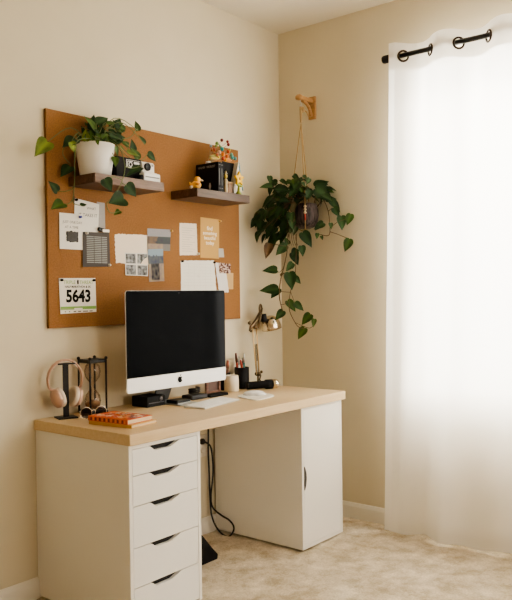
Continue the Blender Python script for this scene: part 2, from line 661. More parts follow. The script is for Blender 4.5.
X2 = W - G - .36
cb = thing('storage_cabinet', 'white storage cabinet with one tall door under right end of desk', 'cabinet', (X2 + .18, -.30, 0))
c = MB()
c.box(X2, X2 + PT, -.585, -.016, .006, .70, .001)
c.box(X2 + .36 - PT, X2 + .36, -.585, -.016, .006, .70, .001)
c.box(X2 + PT, X2 + .36 - PT, -.585, -.016, .690, .70)
c.box(X2 + PT, X2 + .36 - PT, -.585, -.016, .006, .024)
c.box(X2 + PT, X2 + .36 - PT, -.024, -.016, .024, .69)
c.build('carcass', M['white'], cb)
xa, xb = X2 + PT + .0015, X2 + .36 - PT - .0015
d_ = MB()
zz = []
for k in range(13):
    a = PI * k / 12
    zz.append((xa + .016 * math.sin(a) ** .8, .298 + .112 * k / 12))
d_.prism([(xa, .0255)] + [(xb, .0255), (xb, .6885), (xa, .6885)] + zz[::-1], 'y', -.5845, -.568)
dr = d_.build('door', M['white'], cb)
MB().prism([(xa, .298)] + [(p[0] + .0015, p[1]) for p in zz] + [(xa, .41)], 'y', -.5675, -.5655).build('handle_recess', mat('grey steel', (.16, .155, .15), .4, .6), dr)
MB().prism([(xa + .0005, .296)] + [(p[0] + .003, p[1]) for p in zz] + [(xa + .0005, .412)], 'y', -.5872, -.5848).build('handle', mat('dark steel', (.10, .095, .09), .4, .7), dr, label='grey metal finger pull')

# ------------------------------------------------------------------ things under the desk
wd = MB()
wd.prism([(.46, -.003), (.792, -.003), (.796, .02), (.755, .062), (.69, .137), (.66, .15), (.46, .15)], 'y', -.31, -.18)
wd.build('foot_rest', M['matteblack'], label='black sloped box on carpet beside drawer unit', cat='foot rest', bevel=.004)
ot = thing('wall_outlet', 'cream wall outlet plate under the desk', 'outlet', (1.02, 0, .44))
MB().box(.985, 1.055, -.007, -.0006, .405, .52, .002).build('plate', M['outlet'], ot)
for z in (.44, .485):
    MB().lathe([(0, 0), (.016, 0), (.015, .003), (0, .003)], (1.02, -.007, z), (0, -1, 0), 16).build('socket', M['outlet'], ot)
cbp = [onY(203, 442, -.028), onY(207, 443, -.03), onY(211, 448, -.03), onY(213, 465, -.028), onY(212.5, 480, -.028), onY(211, 495, -.028), onY(212.5, 507, -.03), onX(221, 515, 1.085), onX(229, 520, 1.088), onX(233.5, 526, 1.09), onX(233, 532, 1.088), onX(228, 536.5, 1.08), onX(220, 532, 1.07), onX(213, 520, 1.06), onY(210.5, 505, -.022), onY(209, 470, -.022), onY(208.3, 450, -.022), onY(208.3, 432, -.022), onY(208.3, 424, -.022)]
cc = thing('power_cable', 'black power cable plugged into wall, looping onto carpet', 'cable', (1.08, -.03, .01))
MB().tube(bez(cbp, 7), .0046, 8).build('cord', M['cable'], cc)
MB().lathe([(0, 0), (.013, 0), (.016, .01), (.015, .022), (.007, .03), (0, .031)], cbp[0] + V((0, .021, 0)), (.15, -1, .1), 14).build('plug', M['cable'], cc)

# ------------------------------------------------------------------ cork board
BX0, BX1, BZ0, BZ1, BY = .0718, 1.3303, 1.1218, 2.0559, -.018
cbd = thing('cork_board', 'large frameless brown cork board on the wall above the desk', 'cork board', (.7, -.018, BZ0))
MB().box(BX0, BX1, BY, -.004, BZ0, BZ1, .0008).build('cork_sheet', M['cork'], cbd)
MB().box(BX0 + .002, BX1 - .002, -.0039, -.0008, BZ0 + .002, BZ1 - .002).build('backing_panel', M['cork_edge'], cbd)  # thin backing behind the cork sheet


# floating shelves
def shelf(x0, label, front):
    t = thing('floating_shelf', label, 'shelf', (x0 + .2, -.11, 1.735), group='dark wooden shelves on the cork board')
    MB().box(x0, x0 + .40, -.188, BY - .0006, 1.735, 1.7758, .0015).build('board', M['shelfwood'], t)
    MB().box(x0, x0 + .40, -.200, -.1882, 1.735, 1.7758, .0015).build('front_edge', front, t, label='front edge strip')


shelf(.181, 'dark wooden floating shelf under white plant pot', M['shelffront'])
shelf(.803, 'dark wooden floating shelf under black books and yellow toys', noisy(mat('darker walnut front', (.1, .06, .04), .5), (.055, .030, .018), (.125, .072, .045), scale=(1.5, 14, 14), nscale=5, detail=8))
ST = 1.7760     # shelf top


# ------------------------------------------------------------------ papers on the board
def sheet(q, name, label, cat, m, layer=0, curl=.004, group=None, rag=0, parts=False, colf=None, n=10, nv=None):
    """a sheet of paper pinned to the board; q = TL, TR, BR, BL as (x, z); bends away from the board towards its foot"""
    y0 = BY - .0012 - layer * .0016
    mb = MB()
    mb.smooth = True
    nv = nv or n
    TL, TR, BR, BL = [V((p[0], p[1])) for p in q]
    grid = []
    rr = random.Random(hash(label) % 1000 if False else len(label))
    for j in range(nv + 1):
        v = j / nv
        row = []
        for i in range(n + 1):
            u = i / n
            p = (TL * (1 - u) + TR * u) * (1 - v) + (BL * (1 - u) + BR * u) * v
            dx = dz_ = 0
            if rag:
                if j in (0, nv): dz_ = rr.uniform(-rag, rag)
                if i in (0, n): dx = rr.uniform(-rag, rag)
            y = y0 - curl * (v ** 2 * (0.6 + .4 * math.cos(u * 2 * PI)))
            if colf: mb.col = colf(u, v)
            row.append(mb.vert((p.x + dx, y, p.y + dz_)))
        grid.append(row)
    for j in range(nv):
        for i in range(n):
            mb.face((grid[j][i], grid[j + 1][i], grid[j + 1][i + 1], grid[j][i + 1]))
    c0 = mb.v[grid[nv // 2][n // 2]]      # a dab of glue holding the sheet to the cork
    mb.face((grid[nv // 2][n // 2], mb.vert((c0.x - .004, BY + .0004, c0.z)), mb.vert((c0.x + .004, BY + .0004, c0.z + .002))))
    if parts:
        t = thing(name, label, cat, (((TL + BR) / 2).x, y0, BL.y), group=group)
        mb.build('sheet', m, t)
        return t, y0
    return mb.build(name, m, label=label, cat=cat, group=group), y0


def strip(mb, x0, x1, z0, z1, y):
    mb.mesh([(x0, y, z0), (x1, y, z0), (x1, y, z1), (x0, y, z1)], [(0, 1, 2, 3)])


XD, ZD = V((1, 0, 0)), V((0, 0, 1))
GP = 'papers pinned on the cork board'
# grey vellum strip and the second note (behind)
sheet(((.335, 1.683), (.381, 1.681), (.381, 1.553), (.333, 1.556)), 'vellum_strip', 'narrow grey paper strip hanging above black binder clip', 'paper', M['translucent'], 0, .001, GP)
nb_, y = sheet(((.212, 1.688), (.347, 1.672), (.338, 1.53), (.205, 1.53)), 'handwritten_note', 'white handwritten note nearest the shelf, tucked behind grey card', 'note', M['paper'], 1, .0, GP, parts=True)
mb = MB()
mb.text('WHAT', (.302, y - .0008, 1.648), XD, ZD, .017)
mb.text('IT TAKES IT', (.283, y - .0008, 1.617), XD, ZD, .020)
mb.build('handwriting', M['pencilgrey'], nb_)
na, y = sheet(((.129, 1.618), (.251, 1.618), (.250, 1.462), (.128, 1.462)), 'handwritten_note', 'white handwritten note at left with dark scribbled patch and blue pin', 'note', M['paper'], 2, .0, GP, parts=True)
mb = MB()
mb.text('JUST ONE DAY', (.197, y - .0008, 1.580), XD, ZD, .0155)
mb.text('AT A TIME', (.192, y - .0008, 1.558), XD, ZD, .0155)
mb.build('handwriting', M['pencilgrey'], na)
mb = MB()
rr = random.Random(3)
pts = []
for k in range(40):
    u = k / 10
    e = lambda: rr.uniform(-.002, .002)
    if u < 1: pts.append((.163 + .062 * u, 1.540 + e() + (.004 if .3 < u < .6 else 0)))
    elif u < 2: pts.append((.226 + e(), 1.540 - .045 * (u - 1)))
    elif u < 3: pts.append((.226 - .062 * (u - 2), 1.495 + e() - (.003 if 2.5 < u < 2.8 else 0)))
    else: pts.append((.163 + e(), 1.495 + .045 * (u - 3)))
mb.mesh([(p[0], y - .0008, p[1]) for p in pts], [tuple(range(len(pts) - 1, -1, -1))])
for k in range(7):
    mb.cur = 1
    strip(mb, .170, .220, 1.500 + k * .0055, 1.5015 + k * .0055, y - .0011)
mb.build('dark_patch', [mat('charcoal ink', (.05, .048, .045), .8), M['pencilgrey']], na)
gc, y = sheet(((.250, 1.542), (.400, 1.546), (.403, 1.391), (.249, 1.387)), 'planner_card', 'dark grey lined planner card with white clip at its corner', 'card', M['greycard'], 3, .0, GP, parts=True)
mb = MB()
for k in range(15):
    z = 1.525 - k * .0082
    strip(mb, .270, .310 , z - .0042, z, y - .0008)
    strip(mb, .313, .352, z - .0042, z, y - .0008)
    strip(mb, .355, .386, z - .0042, z, y - .0008)
mb.build('printed_rows', M['greyink'], gc)
# binder clip
bc = thing('binder_clip', 'black binder clip with white front at upper right corner of grey card', 'clip', (.365, BY - .009, 1.552))
MB().prism([(.336, 1.567), (.390, 1.556), (.392, 1.546), (.386, 1.545), (.334, 1.553)], 'y', BY - .018, BY + .0003).build('clip_body', M['black'], bc)
MB().box(.352, .390, BY - .0195, BY - .0182, 1.5455, 1.5585).build('front_tag', M['white_pin'], bc, label='white front tag')

# race bib
tb, y = sheet(((.122, 1.336), (.319, 1.338), (.322, 1.186), (.128, 1.182)), 'race_bib', 'white and green race bib with big number 5643', 'race bib', M['paper'], 1, .0, GP, parts=True)
yy = y - .0008
mb = MB()
mb.text('5643', (.2245, yy, 1.2555), XD, ZD, 0.0735, bold=.0028, sxs=.92)
mb.build('bib_number', M['ink'], tb)
mb = MB()
mb.text('TRIPLE', (.177, yy, 1.318), XD, ZD, .0215, bold=.0003, sxs=1.0)
mb.text('THREAT', (.268, yy, 1.318), XD, ZD, .0215, bold=.0003, sxs=.95)
mb.cur = 1
mb.text('HALF MARATHON & 5K', (.222, yy, 1.2985), XD, ZD, .0128, bold=.0003, sxs=1.02)
mb.mesh([(.218, yy, 1.310), (.226, yy, 1.310), (.226, yy, 1.327), (.221, yy, 1.331), (.217, yy, 1.325)], [(0, 1, 2, 3, 4)])
mb.cur = 2
strip(mb, .128, .320, 1.206, 1.213, yy)
mb.cur = 0
strip(mb, .128, .2, 1.199, 1.206, yy)
mb.cur = 2
strip(mb, .245, .320, 1.200, 1.206, yy)
mb.cur = 1
for a, b_ in ((.150, .156), (.172, .178), (.196, .210), (.220, .236), (.247, .275), (.283, .30)):
    strip(mb, a, b_, 1.189, 1.1925, yy)
mb.build('bib_print', [M['palegreen'], M['ink'], M['green_print']], tb)

# middle group
sheet(((.436, 1.543), (.650, 1.549), (.648, 1.405), (.438, 1.409)), 'deckled_paper', 'blank cream paper with torn edges behind the photo prints', 'paper', M['paper2'], 0, .003, GP, rag=.0022, n=24)


def fb(*p, s=1.0): return noise.noise(V(p) * s)


def dk(f_): return lambda u, v: tuple(.50 * c_ for c_ in f_(u, v))


def ph_sea(u, v):
    n = fb(u * 9, v * 9, 1)
    if v < .36: return (.62 + .05 * n, .60, .63)
    if v < .68:
        if u < .42 + .1 * n: return (.36 + .12 * n, .26 + .06 * n, .20)
        return (.16, .18 + .03 * n, .20)
    return (.62 + .1 * n, .48 + .1 * n, .38) if u < .7 else (.42, .40, .38)


def ph_rock(u, v):
    n = fb(u * 7, v * 9, 4)
    if v < .2 + .08 * n: return (.52, .68, .82)
    if v < .45: return (.22 + .1 * n, .25 + .1 * n, .30)
    if abs(u - .45) < .28 and v < .95: return (.16 + .22 * n, .15 + .2 * n, .15 + .15 * n)
    return (.62 + .2 * n, .50 + .18 * n, .40)


def ph_grid(u, v):
    if abs(u - .5) < .03 or abs(v - .5) < .03 or min(u, v, 1 - u, 1 - v) < .035: return (.70, .68, .64)
    n = fb(u * 9, v * 7, 7) + .5 * fb(u * 21, v * 17, 3)
    g = .20 + .30 * n
    g = max(.05, min(.7, g))
    return (g, g * 1.02, g * 1.04)


GPP = 'photo prints pinned on the cork board'
sheet(((.639, 1.581), (.797, 1.584), (.789, 1.477), (.637, 1.474)), 'photo_print', 'landscape photo print of grey sea, topmost of the prints', 'photo', M['photo'], 1, .001, GPP, colf=dk(ph_sea), n=30)
sheet(((.494, 1.458), (.639, 1.460), (.637, 1.350), (.496, 1.353)), 'photo_print', 'black and white photo print split in four squares', 'photo', M['photo'], 1, .001, GPP, colf=ph_grid, n=40)
sheet(((.637, 1.480), (.740, 1.486), (.745, 1.327), (.643, 1.322)), 'photo_print', 'upright photo print of rocks under blue sky', 'photo', M['photo'], 2, .001, GPP, colf=dk(ph_rock), n=30)

# right group
pj, y = sheet(((.861, 1.622), (.986, 1.626), (.990, 1.463), (.859, 1.458)), 'folded_letter', 'pale folded letter with faint printed lines left of the tan card', 'letter', M['paper3'], 0, .0, GP, parts=True, rag=.001, n=14)
mb = MB()
for k in range(11):
    z = 1.600 - k * .0118
    strip(mb, .875, .972 - .02 * ((k * 7) % 3), z - .0022, z, y - .0008)
mb.build('printed_lines', M['fadedink'], pj)
pk, y = sheet(((1.016, 1.663), (1.162, 1.660), (1.158, 1.449), (1.011, 1.451)), 'kraft_card', 'tan kraft card with white script lettering', 'card', M['kraft'], 0, .0, GP, parts=True)
mb = MB()
for k, (s_, sz) in enumerate((('find', .030), ('something', .026), ('beautiful', .026), ('today', .028))):
    mb.text(s_, (1.086, y - .0008, 1.607 - k * .0255), XD, ZD, sz, bold=.0004)
mb.build('lettering', M['whiteink'], pk)
sheet(((1.151, 1.505), (1.190, 1.505), (1.195, 1.458), (1.150, 1.457)), 'paper_tag', 'tiny pale grey tag at lower right corner of tan card', 'tag', mat('pale grey tag', (.42, .40, .36), .7), 2, .001, GP)
pm, y = sheet(((.865, 1.432), (1.118, 1.438), (1.132, 1.272), (.865, 1.272)), 'map_sheet', 'large pale sheet with faint lines above the monitor', 'paper', M['paper'], 0, .0, GP, parts=True, rag=.0015, n=16)
mb = MB()
rr = random.Random(5)
for k in range(8):
    z = 1.418 - k * .016
    strip(mb, .885, 1.10, z - .0012, z, y - .0007)
for k in range(5):
    x = .92 + k * .042
    strip(mb, x, x + .0012, 1.285, 1.42, y - .0008)
mb.build('faint_lines', mat('faint grey ink', (.68, .65, .59), .8), pm)
sheet(((1.122, 1.430), (1.205, 1.425), (1.228, 1.268), (1.150, 1.268)), 'torn_paper', 'torn white slip right of the large pale sheet', 'paper', mat('cool paper', (.74, .70, .68), .8), 1, .003, GP, rag=.002, n=14)


def ph_dark(u, v):
    n = fb(u * 6, v * 6, 12)
    return (.10, .045, .04) if n > .02 else (.55, .42, .36)


sheet(((1.150, 1.426), (1.248, 1.424), (1.244, 1.370), (1.152, 1.372)), 'photo_print', 'small dark photo print at top of torn white slip', 'photo', M['photo'], 2, .001, GPP, colf=ph_dark, n=24)
sheet(((1.207, 1.376), (1.272, 1.374), (1.268, 1.285), (1.209, 1.285)), 'tan_note', 'small tan note at right end of the papers', 'note', M['kraft2'], 1, .001, GP)

# push pins
pins = [((.2355, 1.606), 'blue_pin', 'blue push pin on left handwritten note', 3), ((.268, 1.537), 'white_pin', 'white push pin at top left of grey planner card', 4),
        ((.394, 1.398), 'white_pin', 'white push pin at lower right corner of grey planner card', 4), ((.799, 1.578), 'gold_pin', 'brass push pin at upper right of sea photo', 0),
        ((1.165, 1.652), 'gold_pin', 'brass push pin at upper right corner of tan card', 0), ((.133, 1.328), 'matteblack', 'black push pin at upper left of race bib', 2),
        ((.306, 1.328), 'matteblack', 'black push pin at upper right of race bib', 2), ((.217, 1.680), 'matteblack', 'black push pin on note nearest shelf', 2),
        ((.872, 1.428), 'matteblack', 'black push pin at upper left of large pale sheet', 1), ((1.113, 1.428), 'matteblack', 'black push pin at upper right of large pale sheet', 1),
        ((.989, 1.47), 'white_pin', 'white push pin at lower right corner of folded letter', 1)]
for (x, z), mt, lb, ly in pins:
    y = BY - .0016 - ly * .0016
    MB().lathe([(0, -.012 + ly * 0), (.0006, -.008), (.0006, 0), (.0058, 0), (.0058, .0015), (.0032, .003), (.0034, .007), (.0056, .0085), (.005, .0105), (0, .011)], (x, y, z), (0, -1, 0), 12).build('push_pin', M[mt], label=lb, cat='push pin', group='push pins in the cork board')


# ------------------------------------------------------------------ leaves
def leafcol(kind, r):
    if kind == 'dark':
        k = r.random()
        return (.016 + .016 * k, .038 + .030 * k, .012 + .008 * k)
    if kind == 'mid':
        k = r.random()
        return (.030 + .03 * k, .062 + .045 * k, .012 + .01 * k)
    if kind == 'lime':
        k = r.random()
        return (.095 + .06 * k, .135 + .06 * k, .028)
    return (.09, .05, .02)


def leaf(mb, p0, p1, nrm, width=.68, kind='dark', r=random, fold=.22, droop=.12):
    """heart-shaped leaf from base p0 to tip p1"""
    p0, p1 = V(p0), V(p1)
    ax = p1 - p0
    Ln = ax.length
    ax = ax / Ln
    n = V(nrm)
    n = (n - ax * n.dot(ax))
    if n.length < 1e-4: n = V((.3, -.5, .8)) - ax * V((.3, -.5, .8)).dot(ax)
    n.normalize()
    sd = ax.cross(n)
    col = leafcol(kind, r)
    sm = mb.smooth
    mb.smooth = True
    prof = [(-.055, .0, .16), (-.05, .0, .30), (.03, .0, .42), (.18, 0, .50), (.35, 0, .47), (.52, 0, .38), (.70, 0, .25), (.86, 0, .11), (1.0, 0, .0)]
    tw = r.uniform(-.15, .15)
    rows = []
    for (t, _, hw) in prof:
        cx = p0 + ax * (max(t, 0.0) * Ln) - n * (droop * Ln * t * t)
        row = []
        for k, s in enumerate((-1, -.5, 0, .5, 1)):
            tt = t if abs(s) > .4 else max(t, 0)
            q = p0 + ax * (tt * Ln) + sd * (s * hw * width * Ln) + n * (abs(s) * hw * Ln * fold + s * tw * hw * Ln - droop * Ln * max(tt, 0) ** 2)
            e = .85 if s == 0 else 1.0
            lite = 1.7 if s == 0 else (1.0 + .25 * math.sin(t * 9 + k))
            mb.col = tuple(min(1, c_ * lite) for c_ in col)
            row.append(mb.vert(q))
        rows.append(row)
    for A, B in zip(rows, rows[1:]):
        for k in range(4):
            mb.face((A[k], A[k + 1], B[k + 1], B[k]))
    mb.smooth = sm


# ------------------------------------------------------------------ left shelf: potted pothos
pc = V((.261, -.105, ST + .0004))
pp = thing('potted_pothos', 'trailing pothos in white ceramic pot on left shelf', 'potted plant', pc)
PH, RB, RT = .140, .067, .084
MB().lathe([(0, 0), (RB - .004, 0), (RB, .004), (RB + (RT - RB) * .7, PH * .6), (RT, PH), (RT - .004, PH + .001), (RT - .008, PH - .004), (RT - .012, PH - .03), (0, PH - .03)], pc, seg=40).build('pot', M['ceramic'], pp)
MB().lathe([(RT - .0125, PH - .029), (RT - .03, PH - .022), (.03, PH - .018), (0, PH - .016)], pc, seg=24).build('soil', M['soil'], pp)
K = 3.657
cr = lambda x, y: (30 + x / K, 95 + y / K)
st_, fo = MB(), MB()
rl = random.Random(11)
rim = pc + V((0, 0, PH - .012))


def lf(base, tip, y0, y1=None, kind='mid', stem=None, nrm=None, **kw):
    a = onY(*cr(*base), y0)
    b_ = onY(*cr(*tip), y0 if y1 is None else y1)
    n = nrm or V((-.45 + rl.uniform(-.3, .3), -.75, .45 + rl.uniform(-.3, .3)))
    leaf(fo, a, b_, n, kind=kind, r=rl, **kw)
    if stem is not None:
        s0 = V(stem)
        mid = (s0 + a) / 2 + V((0, 0, .3 * (a - s0).length))
        st_.tube(bez([s0, mid, a], 5), .0017, 5)
    return a


top = lambda: rim + V((rl.uniform(-.04, .04), rl.uniform(-.04, .03), 0))
# far left leaves
lf((64, 172), (20, 218), -.10, -.13, 'lime', top(), width=.66)
lf((165, 163), (120, 186), -.15, -.16, 'dark', top(), width=.8)
lf((150, 172), (168, 212), -.17, -.175, 'lime', top(), width=.8)
lf((146, 262), (112, 296), -.05, -.055, 'dark', None, width=.8)
lf((100, 352), (70, 315), -.09, -.10, 'dark', None)
lf((122, 398), (78, 412), -.11, -.13, 'mid', None)
lf((186, 404), (209, 398), -.12, -.12, 'dark', None)
# crown
for bs, tp, k, y in [((238, 130), (200, 75), 'mid', -.10), ((245, 105), (287, 82), 'dark', -.09), ((225, 130), (235, 70), 'dark', -.07), ((205, 160), (188, 112), 'dark', -.06),
                     ((205, 168), (203, 122), 'lime', -.14), ((262, 172), (240, 128), 'mid', -.13), ((250, 160), (262, 105), 'dark', -.11), ((280, 165), (268, 120), 'dark', -.10),
                     ((225, 165), (222, 125), 'mid', -.15), ((245, 165), (250, 185), 'mid', -.195), ((185, 165), (172, 140), 'dark', -.09), ((300, 150), (290, 105), 'dark', -.08),
                     ((310, 120), (332, 84), 'dark', -.08), ((345, 130), (315, 100), 'mid', -.09), ((318, 135), (350, 128), 'dark', -.10), ((395, 130), (385, 93), 'mid', -.09),
                     ((420, 178), (398, 146), 'dark', -.10), ((290, 165), (350, 152), 'dark', -.11), ((292, 150), (325, 160), 'dark', -.14), ((378, 205), (372, 160), 'dark', -.12),
                     ((360, 214), (405, 222), 'lime', -.14), ((330, 190), (345, 205), 'lime', -.15), ((395, 235), (370, 190), 'mid', -.13), ((312, 190), (322, 225), 'mid', -.15), ((200, 150), (225, 175), 'dark', -.14),
                     ((265, 160), (285, 140), 'mid', -.15), ((335, 165), (305, 145), 'dark', -.12), ((360, 185), (335, 170), 'mid', -.12)]:
    lf(bs, tp, y, None, k, top(), droop=.05)
for k in range(22):
    bx_, by_ = rl.uniform(185, 350), rl.uniform(105, 172)
    lf((bx_, by_), (bx_ + rl.uniform(-28, 28), by_ + rl.uniform(-34, 14)), rl.uniform(-.16, -.06), None, rl.choice(['dark', 'dark', 'mid']), top() if k % 2 else None, droop=.05)
lf((310, 228), (314, 262), -.185, -.20, 'mid', top(), width=.8)
lf((402, 266), (352, 294), -.20, -.21, 'dark', None, width=.42)
lf((430, 215), (464, 242), -.13, -.14, 'dark', None)
lf((272, 308), (300, 352), -.225, -.245, 'dark', None, width=.95)
lf((352, 330), (392, 372), -.225, -.24, 'dark', None, width=.85)
lf((342, 378), (292, 392), -.23, -.245, 'dark', None, width=.85)
lf((328, 424), (308, 437), -.23, -.235, 'mid', None)
vt = lambda pts, ys, r=.0018: st_.tube(bez([onY(*cr(*p), yy) for p, yy in zip(pts, ys)], 7), r, 5)
vt([(240, 160), (190, 160), (168, 180), (163, 240), (163, 300), (158, 340), (130, 352), (100, 352)], [-.12, -.19, -.21, -.20, -.17, -.13, -.11, -.09])
vt([(163, 300), (160, 360), (155, 385), (140, 398), (122, 398)], [-.17, -.14, -.13, -.12, -.11])
vt([(160, 360), (160, 395), (186, 404)], [-.14, -.13, -.12])
vt([(200, 160), (140, 175), (120, 215), (150, 255)], [-.10, -.08, -.06, -.05])
vt([(290, 160), (330, 200), (347, 262), (335, 320), (305, 370), (282, 395), (285, 420), (300, 432), (328, 424)], [-.13, -.19, -.222, -.225, -.228, -.23, -.23, -.23, -.23])
vt([(347, 262), (372, 268), (402, 262)], [-.222, -.21, -.20])
vt([(338, 310), (310, 300), (285, 303), (272, 308)], [-.225, -.225, -.225, -.225])
vt([(335, 320), (345, 326), (352, 330)], [-.225, -.225, -.225])
vt([(300, 165), (365, 155), (385, 130), (395, 125)], [-.12, -.11, -.10, -.09])
vt([(330, 200), (380, 240), (410, 238), (430, 215)], [-.15, -.14, -.14, -.13])
st_.build('vine', M['stem'], pp)
fo.build('foliage', M['leaf'], pp)

# dark camera box and white instant camera
bx = thing('camera_box', 'black box with white graphic behind pothos leaves on left shelf', 'box', (.425, -.10, ST))
BXY = -.145
MB().box(.345, .490, BXY, -.045, ST + .0004, ST + .100, .002).build('carton', M['matteblack'], bx)
g = MB()
gy = BXY - .0008
for (x0, x1, z0, z1) in ((.402, .405, .055, .09), (.402, .484, .090, .092), (.410, .440, .083, .087), (.408, .412, .060, .084), (.447, .480, .075, .086), (.450, .482, .060, .066), (.412, .440, .056, .059)):
    g.box(x0, x1, gy, gy + .0006, ST + z0, ST + z1)
for k in range(14):
    a0, a1 = 2 * PI * k / 14, 2 * PI * (k + 1) / 14
    p = [(.427 + r_ * math.cos(a), gy, ST + .0715 + r_ * math.sin(a)) for a, r_ in ((a0, .007), (a1, .007), (a1, .0115), (a0, .0115))]
    g.mesh(p, [(0, 1, 2, 3)])
g.build('printed_graphic', mat('white print', (.62, .62, .60), .6), bx)
cm = thing('instant_camera', 'white instant camera with round black lens on left shelf', 'camera', (.545, -.12, ST))
k = MB()
k.prism([(-.172, ST + .0004), (-.07, ST + .0004), (-.07, ST + .088), (-.08, ST + .095), (-.142, ST + .095), (-.150, ST + .086), (-.150, ST + .048), (-.172, ST + .042)], 'x', .494, .568)
k.box(.480, .582, -.176, -.068, ST + .0004, ST + .040, .004)
k.build('body', M['ceramic'], cm, bevel=.002)
MB().box(.488, .574, -.1775, -.1765, ST + .0185, ST + .0235).build('film_slot', mat('grey slot', (.16, .15, .15), .5), cm)
ln = MB().lathe([(0, 0), (.0185, 0), (.0185, .007), (.0155, .010), (.0125, .008), (0, .0075)], (.522, -.1506, ST + .071), (0, -1, 0), 24)
ln.build('lens', M['black'], cm)
MB().box(.550, .560, -.1525, -.1508, ST + .076, ST + .086).build('flash', mat('flash', (.35, .35, .34), .2), cm)
MB().lathe([(0, 0), (.015, 0), (.0165, .003), (.0165, .020), (.014, .024), (0, .0245)], (.463, -.168, ST + .0004), (0, 0, 1), 20).build('lens_cap', M['matteblack'], label='small black lens cap beside white instant camera', cat='lens cap')

# ------------------------------------------------------------------ right shelf
Xb = .978
GB = 'black hardback books on right shelf'


def book(x, th, dep, h, y0, label, name='book', cover=M['matteblack']):
    t = thing(name, label, 'book', (x + th / 2, y0 + dep / 2, ST), group=GB)
    c_ = MB()
    c_.box(x, x + .002, y0, y0 + dep, ST + .0004, ST + h)
    c_.box(x + th - .002, x + th, y0, y0 + dep, ST + .0004, ST + h)
    c_.box(x + .002, x + th - .002, y0, y0 + .0025, ST + .0004, ST + h)
    c_.build('cover', cover, t)
    MB().box(x + .002, x + th - .002, y0 + .0025, y0 + dep - .004, ST + .003, ST + h - .003).build('pages', M['pages'], t)
    return t


bk = book(Xb, .021, .154, .152, -.182, 'black book with white cover title facing left, leftmost on right shelf')
g = MB()
XX, YD = V((0, -1, 0)), V((0, 0, 1))
g.text('NIGHT', (Xb - .0008, -.066, ST + .132), XX, YD, .015, bold=.0003)
g.text('OF THE', (Xb - .0008, -.100, ST + .132), XX, YD, .013)
g.text('FOREST', (Xb - .0008, -.135, ST + .132), XX, YD, .016, bold=.0003)
g.build('cover_title', mat('faint white print', (.30, .29, .27), .6), bk)
g = MB()
el = [(Xb - .0008, -.125 - .0075 * math.cos(2 * PI * k / 16), ST + .034 + .017 * math.sin(2 * PI * k / 16)) for k in range(16)]
g.mesh(el, [tuple(range(16))])
g.build('cover_emblem', mat('pale print', (.5, .5, .48), .6), bk)
bk2 = book(Xb + .0215, .020, .152, .151, -.180, 'black book second on right shelf, between two black books')
for t_, xx in ((bk, Xb), (bk2, Xb + .0215)):
    g = MB()
    for z in (.018, .137):
        g.box(xx + .004, xx + .017, (-.1826 if t_ is bk else -.1806), (-.1821 if t_ is bk else -.1801), ST + z, ST + z + .0022)
    g.box(xx + .0075, xx + .0105, (-.1826 if t_ is bk else -.1806), (-.1821 if t_ is bk else -.1801), ST + .035, ST + .12)
    g.build('spine_print', mat('grey spine print', (.20, .19, .18), .5), t_)
b3 = thing('book', 'black square book standing flat behind the yellow star figure', 'book', (1.13, -.12, ST), group=GB)
MB().box(1.070, 1.196, -.129, -.127, ST + .0004, ST + .172).build('cover', M['matteblack'], b3)
MB().box(1.072, 1.194, -.1268, -.112, ST + .003, ST + .169).build('pages', M['pages'], b3)

yel, ora, brn, tan_, grn, whi = (.80, .45, .04), (.70, .22, .03), (.11, .05, .03), (.58, .42, .2), (.30, .36, .06), (.7, .66, .6)
# chick
ck = thing('toy_duck', 'small yellow toy duck at front left corner of right shelf', 'toy duck', (.832, -.165, ST), 0)
X0 = Matrix.Translation((.836, -.163, ST)) @ Matrix.Rotation(math.radians(-25), 4, 'Z')
mb = MB()
mb.X = X0
mb.col = (.80, .42, .07)
mb.ball((0, 0, .0205), .0225, 1.15, .95, .9)
mb.ball((.006, 0, .047), .0165)
mb.tube([(-.018, 0, .02), (-.03, 0, .024), (-.036, 0, .032)], [.012, .007, .002], 8)
mb.build('body', M['paint'], ck)
mb = MB()
mb.X = X0
mb.col = (.36, .30, .22)
mb.tube([(.018, -.002, .046), (.028, -.003, .045), (.036, -.004, .043)], [.006, .005, .002], 8, flat=.6)
mb.build('beak', M['paint'], ck)
mb = MB()
mb.X = X0
mb.col = (.55, .22, .04)
mb.tube([(-.012, -.021, .024), (.0, -.024, .022), (.012, -.021, .026)], [.005, .008, .003], 8)
mb.build('wing', M['paint'], ck, label='orange wing')
mb = MB()
mb.X = X0
mb.col = (.62, .55, .45)
mb.ball((-.030, -.008, .008), .0075)
mb.build('foot', M['paint'], ck, label='pale foot')


# tall little figurine
def fig(name, label, x, y, segs, cat='figurine'):
    t = thing(name, label, cat, (x, y, ST))
    for nm, col, prof in segs:
        mb = MB()
        mb.col = col
        mb.lathe(prof, (x, y, ST + .0004), seg=16)
        mb.build(nm, M['paint'], t)
    return t


fig('toy_figurine', 'tall thin tan figurine with yellow head beside the black books', 1.039, -.178,
    [('body', (.50, .40, .25), [(0, 0), (.009, 0), (.010, .01), (.009, .05), (.012, .06), (.006, .072), (0, .073)]),
     ('head', (.62, .46, .10), [(0, .0735), (.008, .077), (.010, .086), (.007, .094), (0, .097)]),
     ('hat', (.45, .37, .24), [(0, .0975), (.010, .098), (.005, .103), (.004, .112), (0, .113)])])
bb_ = thing('toy_crate', 'small brown toy crate between figurine and yellow star', 'toy crate', (1.08, -.165, ST))
MB().box(1.058, 1.092, -.178, -.145, ST + .0004, ST + .052, .003).build('box', mat('brown card', (.20, .11, .06), .6), bb_)
MB().box(1.056, 1.094, -.180, -.143, ST + .0525, ST + .060, .002).build('lid', mat('tan lid', (.42, .28, .14), .6), bb_)
